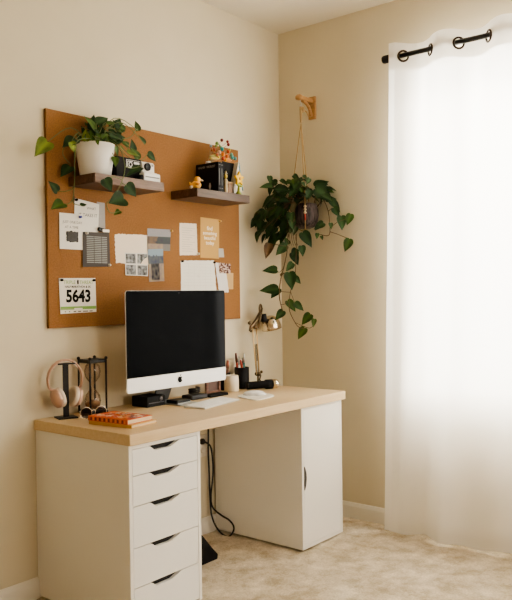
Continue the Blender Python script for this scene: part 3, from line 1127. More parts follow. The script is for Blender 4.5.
# A-frame bird house
ah = thing('toy_house', 'small white A frame toy house with blue roof at right end of shelf', 'toy house', (1.170, -.135, ST))
MB().prism([(1.126, ST + .0004), (1.196, ST + .0004), (1.196, ST + .03), (1.168, ST + .160), (1.126, ST + .03)], 'y', -.156, -.134).build('walls', mat('white card', (.62, .57, .48), .6), ah)
MB().prism([(1.1965, ST + .03), (1.201, ST + .03), (1.172, ST + .174), (1.166, ST + .174), (1.1685, ST + .161)], 'y', -.160, -.131).build('roof', mat('blue roof', (.13, .28, .36), .6), ah)
MB().prism([(1.1255, ST + .03), (1.121, ST + .03), (1.163, ST + .174), (1.1655, ST + .174), (1.1678, ST + .161)], 'y', -.160, -.131).build('roof', mat('pale roof', (.60, .57, .50), .6), ah)
for z0, z1 in ((.095, .122), (.012, .040)):
    MB().box(1.156, 1.178, -.1572, -.1563, ST + z0, ST + z1).build('window', mat('dark red window', (.14, .04, .03), .6), ah)
# star flower figure
sf = thing('star_figure', 'yellow star shaped figure on green stem at right end of shelf', 'figurine', (1.136, -.183, ST))
mb = MB()
mb.col = (.30, .34, .06)
mb.lathe([(0, 0), (.013, 0), (.015, .008), (.007, .02), (.006, .045), (.010, .055), (0, .06)], (1.136, -.183, ST + .0004), seg=14)
mb.ball((1.126, -.186, ST + .05), .010, 1.3, .8, .6)
mb.ball((1.147, -.186, ST + .045), .010, 1.3, .8, .6)
mb.build('stem', M['paint'], sf)
mb = MB()
mb.col = (.85, .52, .01)
pts = []
for k in range(10):
    a = PI / 2 + 2 * PI * k / 10
    r_ = .040 if k % 2 == 0 else .020
    pts.append((1.136 + r_ * math.cos(a), ST + .083 + r_ * math.sin(a)))
mb.prism(pts, 'y', -.192, -.178)
mb.build('star', M['paint'], sf, bevel=.003)
mb = MB()
mb.col = (.55, .25, .02)
mb.ball((1.136, -.193, ST + .083), .009, 1, .5, 1)
mb.build('star_centre', M['paint'], sf)

# colourful toy bouquet lying on the books
tb_ = thing('toy_bouquet', 'colourful bouquet of toy flowers with red berries on top of black books', 'toy flowers', (1.0, -.10, ST + .1525))
K2 = 7.877
c2 = lambda x, y: (185 + x / K2, 130 + y / K2)
base = V((.995, -.10, ST + .1555))
stm = MB()
mbs = {}
tops = [((290, 80), (.20, .02, .02), .0085, -.10), ((335, 92), (.24, .02, .02), .0075, -.10), ((342, 115), (.26, .02, .02), .0085, -.11), ((252, 105), (.16, .26, .06), .009, -.09), ((245, 125), (.20, .30, .08), .007, -.10),
        ((292, 150), (.03, .34, .32), .010, -.12), ((228, 155), (.36, .06, .02), .010, -.10), ((215, 160), (.45, .10, .03), .008, -.09), ((300, 190), (.75, .22, .02), .010, -.13), ((330, 205), (.70, .16, .03), .009, -.13),
        ((340, 170), (.55, .08, .03), .009, -.11), ((300, 225), (.60, .06, .02), .009, -.13), ((205, 125), (.25, .38, .45), .007, -.08), ((372, 215), (.05, .34, .30), .011, -.08), ((365, 195), (.12, .30, .22), .010, -.09), ((395, 225), (.10, .30, .30), .009, -.08),
        ((270, 175), (.62, .42, .30), .009, -.13), ((255, 195), (.60, .20, .10), .008, -.13), ((350, 155), (.45, .42, .05), .007, -.10), ((320, 235), (.75, .35, .03), .009, -.13), ((265, 215), (.70, .50, .08), .007, -.13)]
fl_ = MB()
for (p, col, r_, y) in tops:
    q = onY(*c2(*p), y)
    if q.z < base.z + r_: q.z = base.z + r_
    fl_.col = col
    fl_.ball(q, r_, 1, 1, 1.1, 10, 7)
    stm.tube(bez([base + V((random.uniform(-.01, .01), random.uniform(-.01, .01), 0)), (base + q) / 2 + V((0, 0, .012)), q], 4), .0012, 5)
for (a, b_, col, y) in [((285, 200), (190, 212), (.26, .24, .04), -.12), ((275, 225), (195, 222), (.42, .30, .06), -.13), ((300, 165), (265, 110), (.12, .22, .05), -.11), ((310, 230), (370, 240), (.55, .22, .05), -.12), ((320, 180), (360, 155), (.30, .30, .05), -.10), ((240, 180), (205, 140), (.40, .16, .05), -.10)]:
    A, B = onY(*c2(*a), y), onY(*c2(*b_), y)
    A.z = max(A.z, base.z + .004)
    B.z = max(B.z, base.z + .004)
    fl_.col = col
    m_ = (A + B) / 2
    fl_.tube([A, A * .7 + B * .3, m_, B * .8 + A * .2, B], [.001, .0075, .009, .006, .001], 8, flat=.35)
fl_.build('flowers', M['paint'], tb_)
stm.build('stems', mat('toy stems', (.30, .20, .10), .6), tb_)
mb = MB()
mb.col = (.66, .62, .56)
mb.lathe([(0, 0), (.016, 0), (.012, .012), (0, .013)], (base.x, base.y, base.z - .0028), seg=14)
mb.build('base', M['paint'], tb_, label='white base')

# ------------------------------------------------------------------ hanging plant
HX, HY = 1.645, -.245
br = thing('wall_bracket', 'pine wooden plant bracket on the wall beside the corner', 'wall bracket', (XR, HY, 2.25))
MB().box(XR - .016, XR - .0006, HY - .024, HY + .024, 2.262, 2.392, .003).build('wall_plate', M['bracketwood'], br)
MB().box(1.602, XR - .0162, HY - .013, HY + .013, 2.352, 2.376, .003).build('arm', M['bracketwood'], br)
MB().lathe([(0, -.018), (.012, -.018), (.017, -.006), (.017, .006), (.012, .018), (0, .018)], (1.600, HY, 2.364), (0, 1, 0), 18).build('end_knob', M['bracketwood'], br)
a_ = []
for k in range(11):
    th = PI / 2 * k / 10
    a_.append((XR - .022 - .085 * (1 - math.cos(th)) , HY, 2.275 + .075 * math.sin(th)))
MB().tube(a_, .0085, 8, flat=1.2).build('brace', M['bracketwood'], br)
KX = HX - .028
hk = MB().tube(bez([(KX - .004, HY, 2.3515), (KX - .004, HY, 2.342), (KX + .004, HY + .002, 2.332), (KX + .009, HY, 2.322), (KX, HY, 2.312), (KX - .009, HY, 2.318)], 6), .0026, 6)
hk.build('hook', M['steel'], br)
PR, PZ0, PZ1 = .078, 1.625, 1.765
hg = thing('macrame_hanger', 'thin jute cord plant hanger with wooden beads hanging from bracket', 'plant hanger', (HX, HY, 1.58))
cd = MB()
kn = V((KX, HY, 2.225))
# wrapped neck
cd.tube([(KX, HY, 2.314), kn + V((0, 0, .05)), kn + V((0, 0, .03)), kn], [.0085, .0085, .0075, .0055], 10)
cd.lathe([(0, -.014), (.016, -.010), (.018, 0), (.015, .010), (0, .014)], (KX + .012, HY, 2.300), (.5, -.3, .1), 12)
cd.tube([(KX + .008, HY, 2.302), (KX + .040, HY - .012, 2.292), (KX + .052, HY - .014, 2.266)], [.005, .006, .002], 8)
angs = [math.radians(a) for a in (-145, 18, 125)]
for a in angs:
    d_ = V((math.cos(a), math.sin(a), 0))
    q = [kn + V((0, 0, -.002)), kn * .5 + (V((HX, HY, PZ1)) + d_ * (PR + .004)) * .5, V((HX, HY, PZ1)) + d_ * (PR + .005), V((HX, HY, 1.70)) + d_ * (PR + .0065), V((HX, HY, 1.645)) + d_ * (PR * .8 + .004), V((HX, HY, 1.612)) + d_ * .014]
    cd.tube(bez(q, 6), .0032, 6)
cd.tube([(HX, HY, 1.622), (HX, HY, 1.604), (HX, HY, 1.575)], [.010, .012, .006], 8)
cd.build('cords', M['macrame'], hg)
d_ = V((math.cos(angs[0]), math.sin(angs[0]), 0))
for z in (1.742, 1.725, 1.708):
    p = V((HX, HY, z)) + d_ * (PR + .012)
    MB().ball(p, .0085, 1, 1, .95).build('bead', M['bead'], hg)
MB().tube([V((HX, HY, 1.70)) + d_ * (PR + .012), V((HX, HY, 1.665)) + d_ * (PR + .010)], [.004, .0055], 6).build('tassel', M['red'], hg, label='dark red tassel')

hp = thing('hanging_pothos', 'dark green trailing pothos in dark round pot hung in the corner', 'hanging plant', (HX, HY, PZ0))
pr = [(0, 0), (.030, 0), (.055, .010), (.072, .035), (PR, .07), (.075, .105), (.066, .135), (.062, .14), (.060, .135), (.066, .10), (0, .10)]
pm_ = MB()
pm_.lathe(pr, (HX, HY, PZ0), seg=36)
pm_.build('pot', M['darkpot'], hp)
MB().lathe([(.065, .1005), (.03, .108), (0, .11)], (HX, HY, PZ0), seg=20).build('soil', M['soil'], hp)
hv, hf = MB(), MB()
rl = random.Random(21)


def at(px, py, d):
    """point at distance d along the view axis, kept inside the room corner"""
    r_ = ray(px, py)
    d = min(d, (XR - .03 - CAM.x) / r_.x, (-.03 - CAM.y) / r_.y)
    return CAM + r_ * d


KU = 4.655
cu_ = lambda x, y: (245 + x / KU, 165 + y / KU)
cl_ = lambda x, y: (245 + x / KU, 240 + y / KU)
rimp = V((HX, HY, PZ0 + .125))


def hl(m_, bs, tp, d=4.18, kind='dark', **kw):
    a, b_ = at(*m_(*bs), d), at(*m_(*tp), d - .012)
    leaf(hf, a, b_, V((-.6 + rl.uniform(-.25, .25), -.6 + rl.uniform(-.25, .25), .35 + rl.uniform(-.3, .3))), kind=kind, r=rl, **kw)
    return a


low = [((148, 140), (80, 143)), ((152, 232), (66, 235)), ((157, 225), (120, 272)), ((188, 22), (143, 72)), ((112, 18), (97, 88)), ((262, 28), (270, 78)), ((238, 42), (215, 85)), ((222, 60), (248, 118)), ((222, 108), (190, 146)),
       ((205, 152), (220, 234)), ((230, 172), (260, 205)), ((198, 283), (236, 334)), ((232, 293), (274, 330)), ((178, 330), (140, 374)), ((304, 346), (263, 396)), ((278, 410), (246, 463)), ((322, 368), (317, 408)), ((165, 165), (188, 152)), ((205, 115), (225, 135)), ((235, 75), (250, 45)), ((200, 20), (185, -15))]
for k, (bs, tp) in enumerate(low):
    hl(cl_, bs, tp, 4.12 + (k % 4) * .02, 'brown' if k in (4, 17) else ('mid' if k in (14, 15, 16, 11) else 'dark'), width=.62 if k in (4, 16) else .70, droop=.05)
upl = [((412, 200), (440, 242)), ((448, 238), (452, 305)), ((492, 228), (474, 282)), ((398, 270), (402, 300)), ((336, 318), (334, 345)), ((486, 344), (464, 406)), ((300, 62), (285, 92)), ((113, 52), (120, 92)), ((52, 252), (26, 294)),
       ((330, 112), (412, 172)), ((350, 85), (388, 90)), ((268, 315), (312, 384)), ((345, 285), (325, 305)), ((365, 270), (320, 300)), ((225, 48), (255, 70)), ((165, 70), (200, 95)), ((355, 330), (362, 350))]
for k, (bs, tp) in enumerate(upl):
    hl(cu_, bs, tp, 4.10 + (k % 3) * .03, 'mid' if k in (2, 5) else 'dark', width=.70, droop=.06)
# dense crown: leaves rising over the rim and hanging over the sides, thickest at the left
cnt = 0
while cnt < 155:
    x, y = rl.uniform(60, 400), rl.uniform(60, 350)
    # outline of the clump in the photograph, leaving the pot front open
    if x < 215:
        lo_, hi_ = (75 + abs(x - 150) * .4 if x > 112 else 205), (345 if x > 75 else 320)
    elif x < 320:
        lo_, hi_ = 62, (160 if x > 238 else 340)
    else:
        lo_, hi_ = 85 + (x - 320) * .35, 190 - (x - 320) * .1
    if not (lo_ < y < hi_): continue
    if 250 < x < 345 and y > 160: continue
    d = rl.uniform(4.06, 4.30)
    p = at(*cu_(x, y), d)
    if (V((p.x - HX, p.y - HY, 0))).length < PR + .012 and p.z < PZ0 + .13: continue
    if p.x > XR - .05 or p.y > -.06: pass
    c_ = V((p.x - HX, p.y - HY, 0))
    out = c_.normalized() if c_.length > .01 else V((-1, 0, 0))
    drp = -1.0 if y > 180 else (-.35 + rl.uniform(-.4, .6))
    dirv = (out * rl.uniform(.3, 1) + V((rl.uniform(-.5, .5), rl.uniform(-.5, .5), drp))).normalized()
    Ln = rl.uniform(.055, .085)
    q = p + dirv * Ln
    if q.x > XR - .006: q.x = XR - .006 - rl.uniform(0, .01)
    if q.y > -.006: q.y = -.006 - rl.uniform(0, .01)
    nrm = (out * .7 + V((-.35, -.35, .55)) + V((rl.uniform(-.3, .3), rl.uniform(-.3, .3), rl.uniform(-.2, .2))))
    leaf(hf, p, q, nrm, width=rl.uniform(.62, .80), kind='dark' if rl.random() < .88 else 'mid', r=rl, droop=.1)
    s0 = rimp + out * .05 + V((0, 0, -.02))
    if cnt % 2 == 0:
        if y > 150:
            hv.tube(bez([s0, rimp + out * (PR + .01) + V((0, 0, .02)), p], 4), .0016, 5)
        else:
            hv.tube(bez([s0, (s0 + p) / 2 + V((0, 0, .02)), p], 4), .0016, 5)
    cnt += 1
hvt = lambda m_, pts, d=4.13, r_=.0022: hv.tube(bez([at(*m_(*p), d) for p in pts], 6), r_, 6)
hvt(cl_, [(215, -60), (198, 0), (195, 60), (180, 130), (165, 190), (160, 260), (172, 320), (178, 332)], 4.13, .003)
hvt(cl_, [(240, -30), (238, 60), (233, 160), (212, 240), (206, 320), (228, 375), (250, 405), (278, 412)], 4.14)
hvt(cl_, [(235, 385), (262, 397), (300, 410), (318, 395), (322, 368)], 4.14, .0016)
hvt(cl_, [(163, 240), (210, 243)], 4.135, .0016)
hvt(cl_, [(168, 300), (185, 298), (198, 283)], 4.135, .0016)
hvt(cl_, [(180, 130), (160, 150), (148, 140)], 4.13, .0016)
hvt(cl_, [(190, 30), (150, 22), (112, 18)], 4.13, .0016)
hvt(cl_, [(212, 240), (225, 275), (232, 293)], 4.14, .0016)
hvt(cu_, [(345, 130), (375, 180), (390, 230), (396, 300), (388, 328), (358, 325), (336, 318)], 4.13)
hvt(cu_, [(394, 310), (430, 322), (462, 335), (486, 344)], 4.13)
hvt(cu_, [(396, 290), (430, 265), (448, 238)], 4.13, .0016)
hvt(cu_, [(430, 265), (470, 250), (492, 228)], 4.12, .0016)
hvt(cu_, [(388, 215), (400, 205), (412, 200)], 4.12, .0016)
# pale roots spilling beside the pot
for k in range(5):
    hvt(cu_, [(228 + k * 3, 165 + k * 4), (212 + k * 5, 200), (214 + k * 4, 245), (196 + k * 9, 290), (200 + k * 9, 345), (206 + k * 10, 375)], 4.07, .0014)
hv.build('vine', M['brownstem'], hp)
hf.build('foliage', M['leaf'], hp)

# ------------------------------------------------------------------ things on the desk
Z0 = ZT_ + .0004
# monitor
mn = thing('desktop_computer', 'large silver all-in-one desktop computer with black switched-off screen', 'computer', (.667, -.19, Z0))
mx0, mx1, mz0, mz1, my = .340, .993, .8255, 1.2785, -.200
R_ = .012


def rrect(x0, x1, z0, z1, r_, n=5, bottom=True, topr=True):
    pts = []
    for cx, cz, a0, on in ((x1 - r_, z1 - r_, 0, topr), (x0 + r_, z1 - r_, 90, topr), (x0 + r_, z0 + r_, 180, bottom), (x1 - r_, z0 + r_, 270, bottom)):
        if on:
            for k in range(n + 1):
                a = math.radians(a0 + 90 * k / n)
                pts.append((cx + r_ * math.cos(a), cz + r_ * math.sin(a)))
        else:
            s_ = {0: (x1, z1), 90: (x0, z1), 180: (x0, z0), 270: (x1, z0)}[a0]
            pts.append(s_)
    return pts


zc = mz0 + .066
hs = MB()
hs.prism(rrect(mx0, mx1, mz0, mz1, R_), 'y', my + .0015, my + .007)
o = len(hs.v)
# bulged back shell
ring0 = rrect(mx0, mx1, mz0, mz1, R_)
cxm, czm = (mx0 + mx1) / 2, (mz0 + mz1) / 2
prev = None
hs.smooth = True
for (s_, yb) in ((1.0, my + .007), (.9, my + .013), (.7, my + .026), (.45, my + .040), (.2, my + .046)):
    cur = [hs.vert((cxm + (p[0] - cxm) * s_, yb, czm + (p[1] - czm) * s_)) for p in ring0]
    if prev:
        for k in range(len(cur)):
            k2 = (k + 1) % len(cur)
            hs.face((prev[k], prev[k2], cur[k2], cur[k]))
    prev = cur
hs.face(prev)
hs.build('housing', M['alu'], mn)
MB().prism(rrect(mx0 + .001, mx1 - .001, zc, mz1 - .001, R_ - .002, bottom=False), 'y', my - .0005, my + .0014).build('screen', M['screen'], mn)
MB().prism(rrect(mx0, mx1, mz0, zc - .0005, R_, topr=False), 'y', my - .0005, my + .0014).build('chin', M['alu'], mn, label='silver chin below screen')
MB().lathe([(0, 0), (.0045, 0), (.004, .0006), (0, .0007)], ((mx0 + mx1) / 2, my - .0006, mz1 - .012), (0, -1, 0), 12).build('webcam', mat('webcam glass', (.03, .03, .035), .1), mn)
# emblem: bitten fruit with a leaf
em = MB()
ex, ez, es = (mx0 + mx1) / 2, mz0 + .034, .0165
pts = []
for k in range(48):
    a = 2 * PI * k / 48
    r_ = 1 - .10 * abs(math.cos(a)) ** 6 * 0
    x, z = .92 * math.cos(a), math.sin(a)
    if z > 0: z -= .22 * math.exp(-(x / .28) ** 2)
    else: z += .12 * math.exp(-(x / .25) ** 2); x *= (1 - .18 * z * z)
    # bite
    dx, dz2 = x - 1.05, z - .12
    dd = math.hypot(dx, dz2)
    if dd < .48:
        x, z = 1.05 + dx / dd * .48, .12 + dz2 / dd * .48
    pts.append((ex + es * x, my - .0014, ez + es * .95 * z))
ce = em.vert((ex - es * .2, my - .0014, ez))
ids = [em.vert(p) for p in pts]
for k in range(48): em.face((ce, ids[k], ids[(k + 1) % 48]))
lp = []
for k in range(13):
    t = k / 12
    lp.append((t, .22 * math.sin(PI * t)))
lp2 = [(t, -s_) for t, s_ in lp[::-1][1:-1]]
em.mesh([(ex + es * (.02 + (a * .42 - b_ * .7)), my - .0014, ez + es * (.93 + (a * .50 + b_ * .6))) for a, b_ in lp + lp2], [tuple(range(len(lp + lp2)))])
em.build('emblem', M['ink'], mn, label='black bitten fruit emblem')
sdn = MB()
sdn.prism([(-.150, .93), (-.140, .93), (-.060, .752), (-.055, Z0 + .006), (-.066, Z0 + .006)], 'x', .617, .717)
sdn.build('stand_neck', M['neck'], mn)
MB().prism(rrect(.608, .728, -.255, -.053, .01), 'z', Z0, Z0 + .0055).build('stand_foot', M['alu_dark'], mn)

# clutter behind the monitor
hbx = thing('docking_station', 'black docking box on the desk under left half of the screen', 'docking box', (.546, -.11, Z0))
MB().box(.488, .604, -.165, -.06, Z0, Z0 + .048, .004).build('case', M['matteblack'], hbx)
MB().box(.498, .594, -.1662, -.1652, Z0 + .016, Z0 + .020).build('vent_slot', mat('grey trim', (.10, .10, .11), .4), hbx)
MB().lathe([(0, 0), (.010, 0), (.009, .003), (0, .003)], (.575, -.1655, Z0 + .033), (0, -1, 0), 14).build('dial', mat('grey dial', (.16, .15, .16), .3, .6), hbx)
hd = thing('hard_drive', 'black portable drive lying on monitor stand foot', 'hard drive', (.655, -.19, Z0 + .006))
MB().box(.622, .712, -.225, -.150, Z0 + .0058, Z0 + .020, .004).build('case', M['black'], hd)
MB().box(.624, .710, -.2262, -.2252, Z0 + .007, Z0 + .009).build('edge_trim', M['steel'], hd)
hb = thing('usb_hub', 'dark hub with coiled black cable under right half of the screen', 'usb hub', (.82, -.14, Z0))
MB().box(.775, .885, -.175, -.100, Z0, Z0 + .022, .005).build('hub_body', mat('dark grey plastic', (.022, .024, .03), .5), hb)
coil = [V((.83 + .030 * math.cos(t * .5), -.135 + .024 * math.sin(t * .5), Z0 + .027 + .0007 * t)) for t in range(40)]
MB().tube(coil, .0036, 6).build('cable_coil', M['cable'], hb)
pf = thing('picture_frame', 'small reddish wooden frame standing on the desk behind monitor corner', 'picture frame', (1.02, -.085, Z0))
f_ = MB()
f_.box(.965, 1.075, -.092, -.080, Z0, Z0 + .016, .002)
f_.box(.965, 1.075, -.092, -.080, Z0 + .084, Z0 + .10, .002)
f_.box(.965, .981, -.092, -.080, Z0 + .016, Z0 + .084)
f_.box(1.059, 1.075, -.092, -.080, Z0 + .016, Z0 + .084)
f_.build('frame', M['brown'], pf)
MB().box(.981, 1.059, -.087, -.083, Z0 + .016, Z0 + .084).build('picture', mat('dark picture', (.085, .04, .03), .5), pf)
MB().box(.895, 1.03, -.185, -.125, Z0, Z0 + .012, .003).build('pen_tray', M['matteblack'], label='flat black tray on the desk below right corner of screen', cat='tray')

# keyboard, mouse pad, mouse
kb = thing('keyboard', 'slim white keyboard on the desk in front of the computer', 'keyboard', (.750, -.330, Z0), math.radians(10))
MB().prism([(-.0575, 0), (.0575, 0), (.0575, .0105), (-.0575, .004)], 'x', -.155, .155).build('base', M['kbase'], kb, local=True, bevel=.0012)
ky = MB()
for r_ in range(5):
    for k in range(14):
        if r_ == 0 and 3 < k < 9:
            continue
        x0 = -.150 + k * .0215
        y0 = -.053 + r_ * .0212
        zz_ = .0042 + (y0 + .0575) / .115 * .0065
        ky.X = Matrix.Identity(4)
        ky.box(x0, x0 + .0188, y0, y0 + .0185, zz_, zz_ + .0028)
y0 = -.053
ky.box(-.150 + 4 * .0215, -.150 + 9 * .0215 - .0027, y0, y0 + .0185, .0044, .0072)
ky.build('keys', M['keys'], kb, local=True)
mp_ = MB()
cs = [(.930, -.446), (1.135, -.416), (1.190, -.235), (.990, -.258)]
rp = []
for k in range(4):
    p0, p1, p2 = V(cs[k - 1]), V(cs[k]), V(cs[(k + 1) % 4])
    a = p1 + (p0 - p1).normalized() * .06
    b_ = p1 + (p2 - p1).normalized() * .06
    for t in (0, .25, .5, .75, 1):
        q = a * (1 - t) ** 2 + p1 * 2 * t * (1 - t) + b_ * t * t
        rp.append((q.x, q.y))
mp_.prism(rp, 'z', Z0, Z0 + .004)
mp_.build('mouse_pad', M['pad'], label='white rounded mouse pad on the desk right of keyboard', cat='mouse pad')
ms = thing('computer_mouse', 'low white computer mouse on the mouse pad', 'mouse', (1.075, -.318, Z0 + .0044), math.radians(36))
mb = MB()
mb.smooth = True
prev = None
for (s_, z) in ((.96, 0), (1.0, .003), (.985, .008), (.93, .0135), (.80, .0185), (.55, .0215), (.2, .0225)):
    cur = []
    for k in range(28):
        a = 2 * PI * k / 28
        x = .030 * math.copysign(abs(math.cos(a)) ** .8, math.cos(a)) * s_
        y = .057 * math.copysign(abs(math.sin(a)) ** .8, math.sin(a)) * s_
        cur.append(mb.vert((x, y, z * (1 - .25 * (y / .057) ** 2))))
    if prev:
        for k in range(28): mb.face((prev[k], prev[(k + 1) % 28], cur[(k + 1) % 28], cur[k]))
    prev = cur
mb.face(prev)
mb.build('shell', M['keys'], ms, local=True)
mb = MB()
mb.lathe([(.0302, 0), (.0306, .001), (.0306, .0022), (.0302, .003)], (0, 0, .0005), sy=1.9, seg=28)
mb.build('base_band', M['kbase'], ms, local=True, label='grey base band')

# headphone stand + headphones
hs_ = thing('headphone_stand', 'black metal headphone stand at back left corner of desk', 'headphone stand', (.104, -.082, Z0), math.radians(-20))
MB().box(-.042, .042, -.037, .037, 0, .006, .002).build('base', M['blackmetal'], hs_, local=True)
MB().box(-.012, .012, -.004, .004, .006, .226, .001).build('post', M['blackmetal'], hs_, local=True)
MB().box(-.036, .040, -.014, .014, .226, .233, .002).build('hanger_arm', M['blackmetal'], hs_, local=True)
hd_ = thing('headphones', 'rose gold over-ear headphones with cream cushions hanging on stand', 'headphones', (.104, -.082, Z0 + .234))
U = V((.95, -.31, 0)).normalized()
Wd = V((.31, .95, 0)).normalized()
cen = V((.101, -.082, 0))
ztop = Z0 + .2455
bnd = []
HR = .074
for k in range(33):
    a = math.radians(-28 + 236 * k / 32)
    hz = math.sin(a)
    bnd.append(cen + U * (HR * math.cos(a) * (1.0 if hz > 0 else 1.0)) + V((0, 0, ztop - .082 + .082 * hz)))
MB().tube(bnd, .0125, 10, flat=.42, ref=Wd).build('headband', M['rose'], hd_)
MB().tube([p - (p - (cen + V((0, 0, ztop - .082)))).normalized() * .0075 for p in bnd[9:24]], .0105, 8, flat=.45, ref=Wd).build('headband_pad', M['cushion'], hd_)
for s_ in (-1, 1):
    ce_ = cen + U * ((.046 if s_ > 0 else -.034)) + V((0, 0, ztop - .160))
    ax = (U * (-s_) + V((0, 0, .30)) + Wd * (-.25 if s_ > 0 else .25)).normalized()
    cup = MB().lathe([(0, -.021), (.020, -.021), (.034, -.014), (.038, -.004), (.038, .004), (0, .004)], ce_, ax, 26, sx=.92, sy=1.1)
    cp_ = cup.build('ear_cup', M['rose'], hd_)
    MB().lathe([(.0375, .0045), (.040, .010), (.039, .020), (.031, .024), (.022, .020), (.017, .012), (0, .010)], ce_, ax, 26, sx=.92, sy=1.1).build('ear_cushion', M['cushion'], cp_)
    yk = [bnd[0] if s_ > 0 else bnd[-1], ce_ - ax * .012 + V((0, 0, .036)), ce_ - ax * .018 + V((0, 0, .02))]
    MB().tube(bez(yk, 5), .0065, 8).build('yoke', M['rose'], hd_)

# hourglass
HGx, HGy = .250, -.076
hgl = thing('hourglass', 'tall hourglass with black frame and clear bulbs beside headphones', 'hourglass', (HGx, HGy, Z0), math.radians(-3))
for z in (0.004, .222):
    nm = 'base_plate' if z < .1 else 'top_plate'
    MB().box(-.044, .044, -.044, .044, z, z + .016, .004).build(nm, M['blackmetal'], hgl, local=True)
for sx in (-1, 1):
    for sy in (-1, 1):
        p = MB()
        p.tube([(sx * .042, sy * .042, .0), (sx * .042, sy * .042, .244)], .0042, 10)
        p.ball((sx * .042, sy * .042, .242), .0075)
        p.ball((sx * .042, sy * .042, .0065), .0075)
        p.build('post', M['blackmetal'], hgl, local=True)
gl = [(0, .0205), (.020, .0215), (.031, .032), (.036, .055), (.031, .080), (.016, .100), (.0045, .116), (.0045, .124), (.016, .138), (.031, .158), (.036, .185), (.031, .209), (.020, .220), (0, .2215)]
MB().lathe(gl, seg=28).build('glass_bulbs', M['bulbglass'], hgl, local=True)
MB().lathe([(0, .0225), (.019, .0235), (.030, .034), (.0335, .045), (.024, .052), (0, .062)], seg=24).build('sand', M['sand'], hgl, local=True)

# sunglasses
sg = thing('sunglasses', 'round dark sunglasses standing on desk in front of hourglass', 'sunglasses', (.168, -.19, Z0))
A_, B_ = V((.131, -.180, Z0 + .0255)), V((.192, -.202, Z0 + .0255))
ud = (B_ - A_).normalized()
nd = V((ud.y, -ud.x, 0))
for c0 in (A_, B_):
    ringp = [c0 + ud * (.0245 * math.cos(2 * PI * k / 24)) + V((0, 0, .0235 * math.sin(2 * PI * k / 24))) for k in range(24)]
    l_ = MB()
    l_.mesh([c0 + (p - c0) * .96 for p in ringp], [tuple(range(24))])
    l_.build('lens', M['lens'], sg)
    MB().tube(ringp, .0016, 6, closed=True).build('rim', M['chrome'], sg)
MB().tube(bez([A_ + ud * .0245 + V((0, 0, .006)), (A_ + B_) / 2 + V((0, 0, .012)) + nd * .004, B_ - ud * .0245 + V((0, 0, .006))], 5), .0014, 6).build('bridge', M['chrome'], sg)
for c0, s_ in ((A_, -1), (B_, 1)):
    h0 = c0 + ud * (s_ * .0245) + V((0, 0, .008))
    e = h0 - nd * .045 - ud * (s_ * .012)
    MB().tube(bez([h0, h0 - nd * .02 + V((0, 0, -.004)), e + V((0, 0, -.028))], 5), .0015, 6).build('temple', M['chrome'], sg)


# notebooks
def flower(mb, cx, cy, r_, z, n=5):
    c0 = mb.vert((cx, cy, z))
    ids = [mb.vert((cx + r_ * (1 if k % 2 else .5) * math.cos(PI * k / n), cy + r_ * (1 if k % 2 else .5) * math.sin(PI * k / n), z)) for k in range(2 * n)]
    for k in range(2 * n): mb.face((c0, ids[k], ids[(k + 1) % (2 * n)]))


def notebook(x, y, z, wx, wy, th, rz, label, cover, petals):
    t = thing('notebook', label, 'notebook', (x, y, z), rz, group='notebooks stacked on the desk')
    c_ = MB()
    c_.box(-wx / 2, wx / 2, -wy / 2, wy / 2, 0, .002)
    c_.box(-wx / 2, wx / 2, -wy / 2, wy / 2, th - .002, th)
    c_.box(-wx / 2, -wx / 2 + .002, -wy / 2, wy / 2, .002, th - .002)
    cv = c_.build('cover', cover, t, local=True)
    MB().box(-wx / 2 + .002, wx / 2 - .002, -wy / 2 + .002, wy / 2 - .002, .002, th - .002).build('pages', M['pages'], t, local=True)
    if petals:
        g = MB()
        rr = random.Random(petals)
        cols = [(.80, .22, .03), (.55, .035, .03), (.85, .66, .48), (.12, .012, .02), (.78, .30, .22), (.015, .015, .03), (.80, .42, .10)]
        for k in range(95):
            g.col = cols[k % 7]
            r_ = rr.uniform(.010, .020) * (.55 if k % 7 == 5 else 1)
            flower(g, rr.uniform(-wx / 2 + .018, wx / 2 - .018), rr.uniform(-wy / 2 + .018, wy / 2 - .018), r_, th + .0002 + .00001 * k)
        for k in range(16):
            g.col = cols[(k * 3) % 6]
            yy_ = -wy / 2 + .01 + k * (wy - .02) / 16
            g.mesh([(-wx / 2 - .0003, yy_, .003), (-wx / 2 - .0003, yy_ + .010, .003), (-wx / 2 - .0003, yy_ + .008, th - .003), (-wx / 2 - .0003, yy_ + .002, th - .003)], [(0, 3, 2, 1)])
        g.build('floral_print', M['paint'], cv, local=True)
    return t


notebook(.152, -.386, Z0, .150, .226, .013, math.radians(7), 'thin tan edged notebook lying under orange floral notebook', mat('ochre cover', (.62, .36, .10), .5), 0)
notebook(.146, -.378, Z0 + .0134, .142, .216, .019, math.radians(5), 'orange and red floral notebook on top of the stack', M['orangecover'], 4)

# cups with pens
wc = MB().lathe([(0, 0), (.036, 0), (.039, .003), (.0385, .05), (.036, .084), (.034, .0845), (.033, .08), (.035, .05), (.034, .008), (0, .007)], (1.147, -.105, Z0), seg=32)
wc.build('cup', M['cream_cer'], label='cream ceramic cup beside black pen cups', cat='cup')


def pencup(x, y, r_, h, label):
    MB().lathe([(0, 0), (r_, 0), (r_ + .001, .003), (r_ + .001, h), (r_ - .002, h), (r_ - .003, .006), (0, .005)], (x, y, Z0), seg=28).build('pen_cup', M['matteblack'], label=label, cat='pen cup', group='black pen cups at back of desk')


pencup(1.274, -.070, .039, .115, 'taller black pen cup between cream cup and lamp')
pencup(1.168, -.044, .026, .092, 'shorter black pen cup behind cream cup')


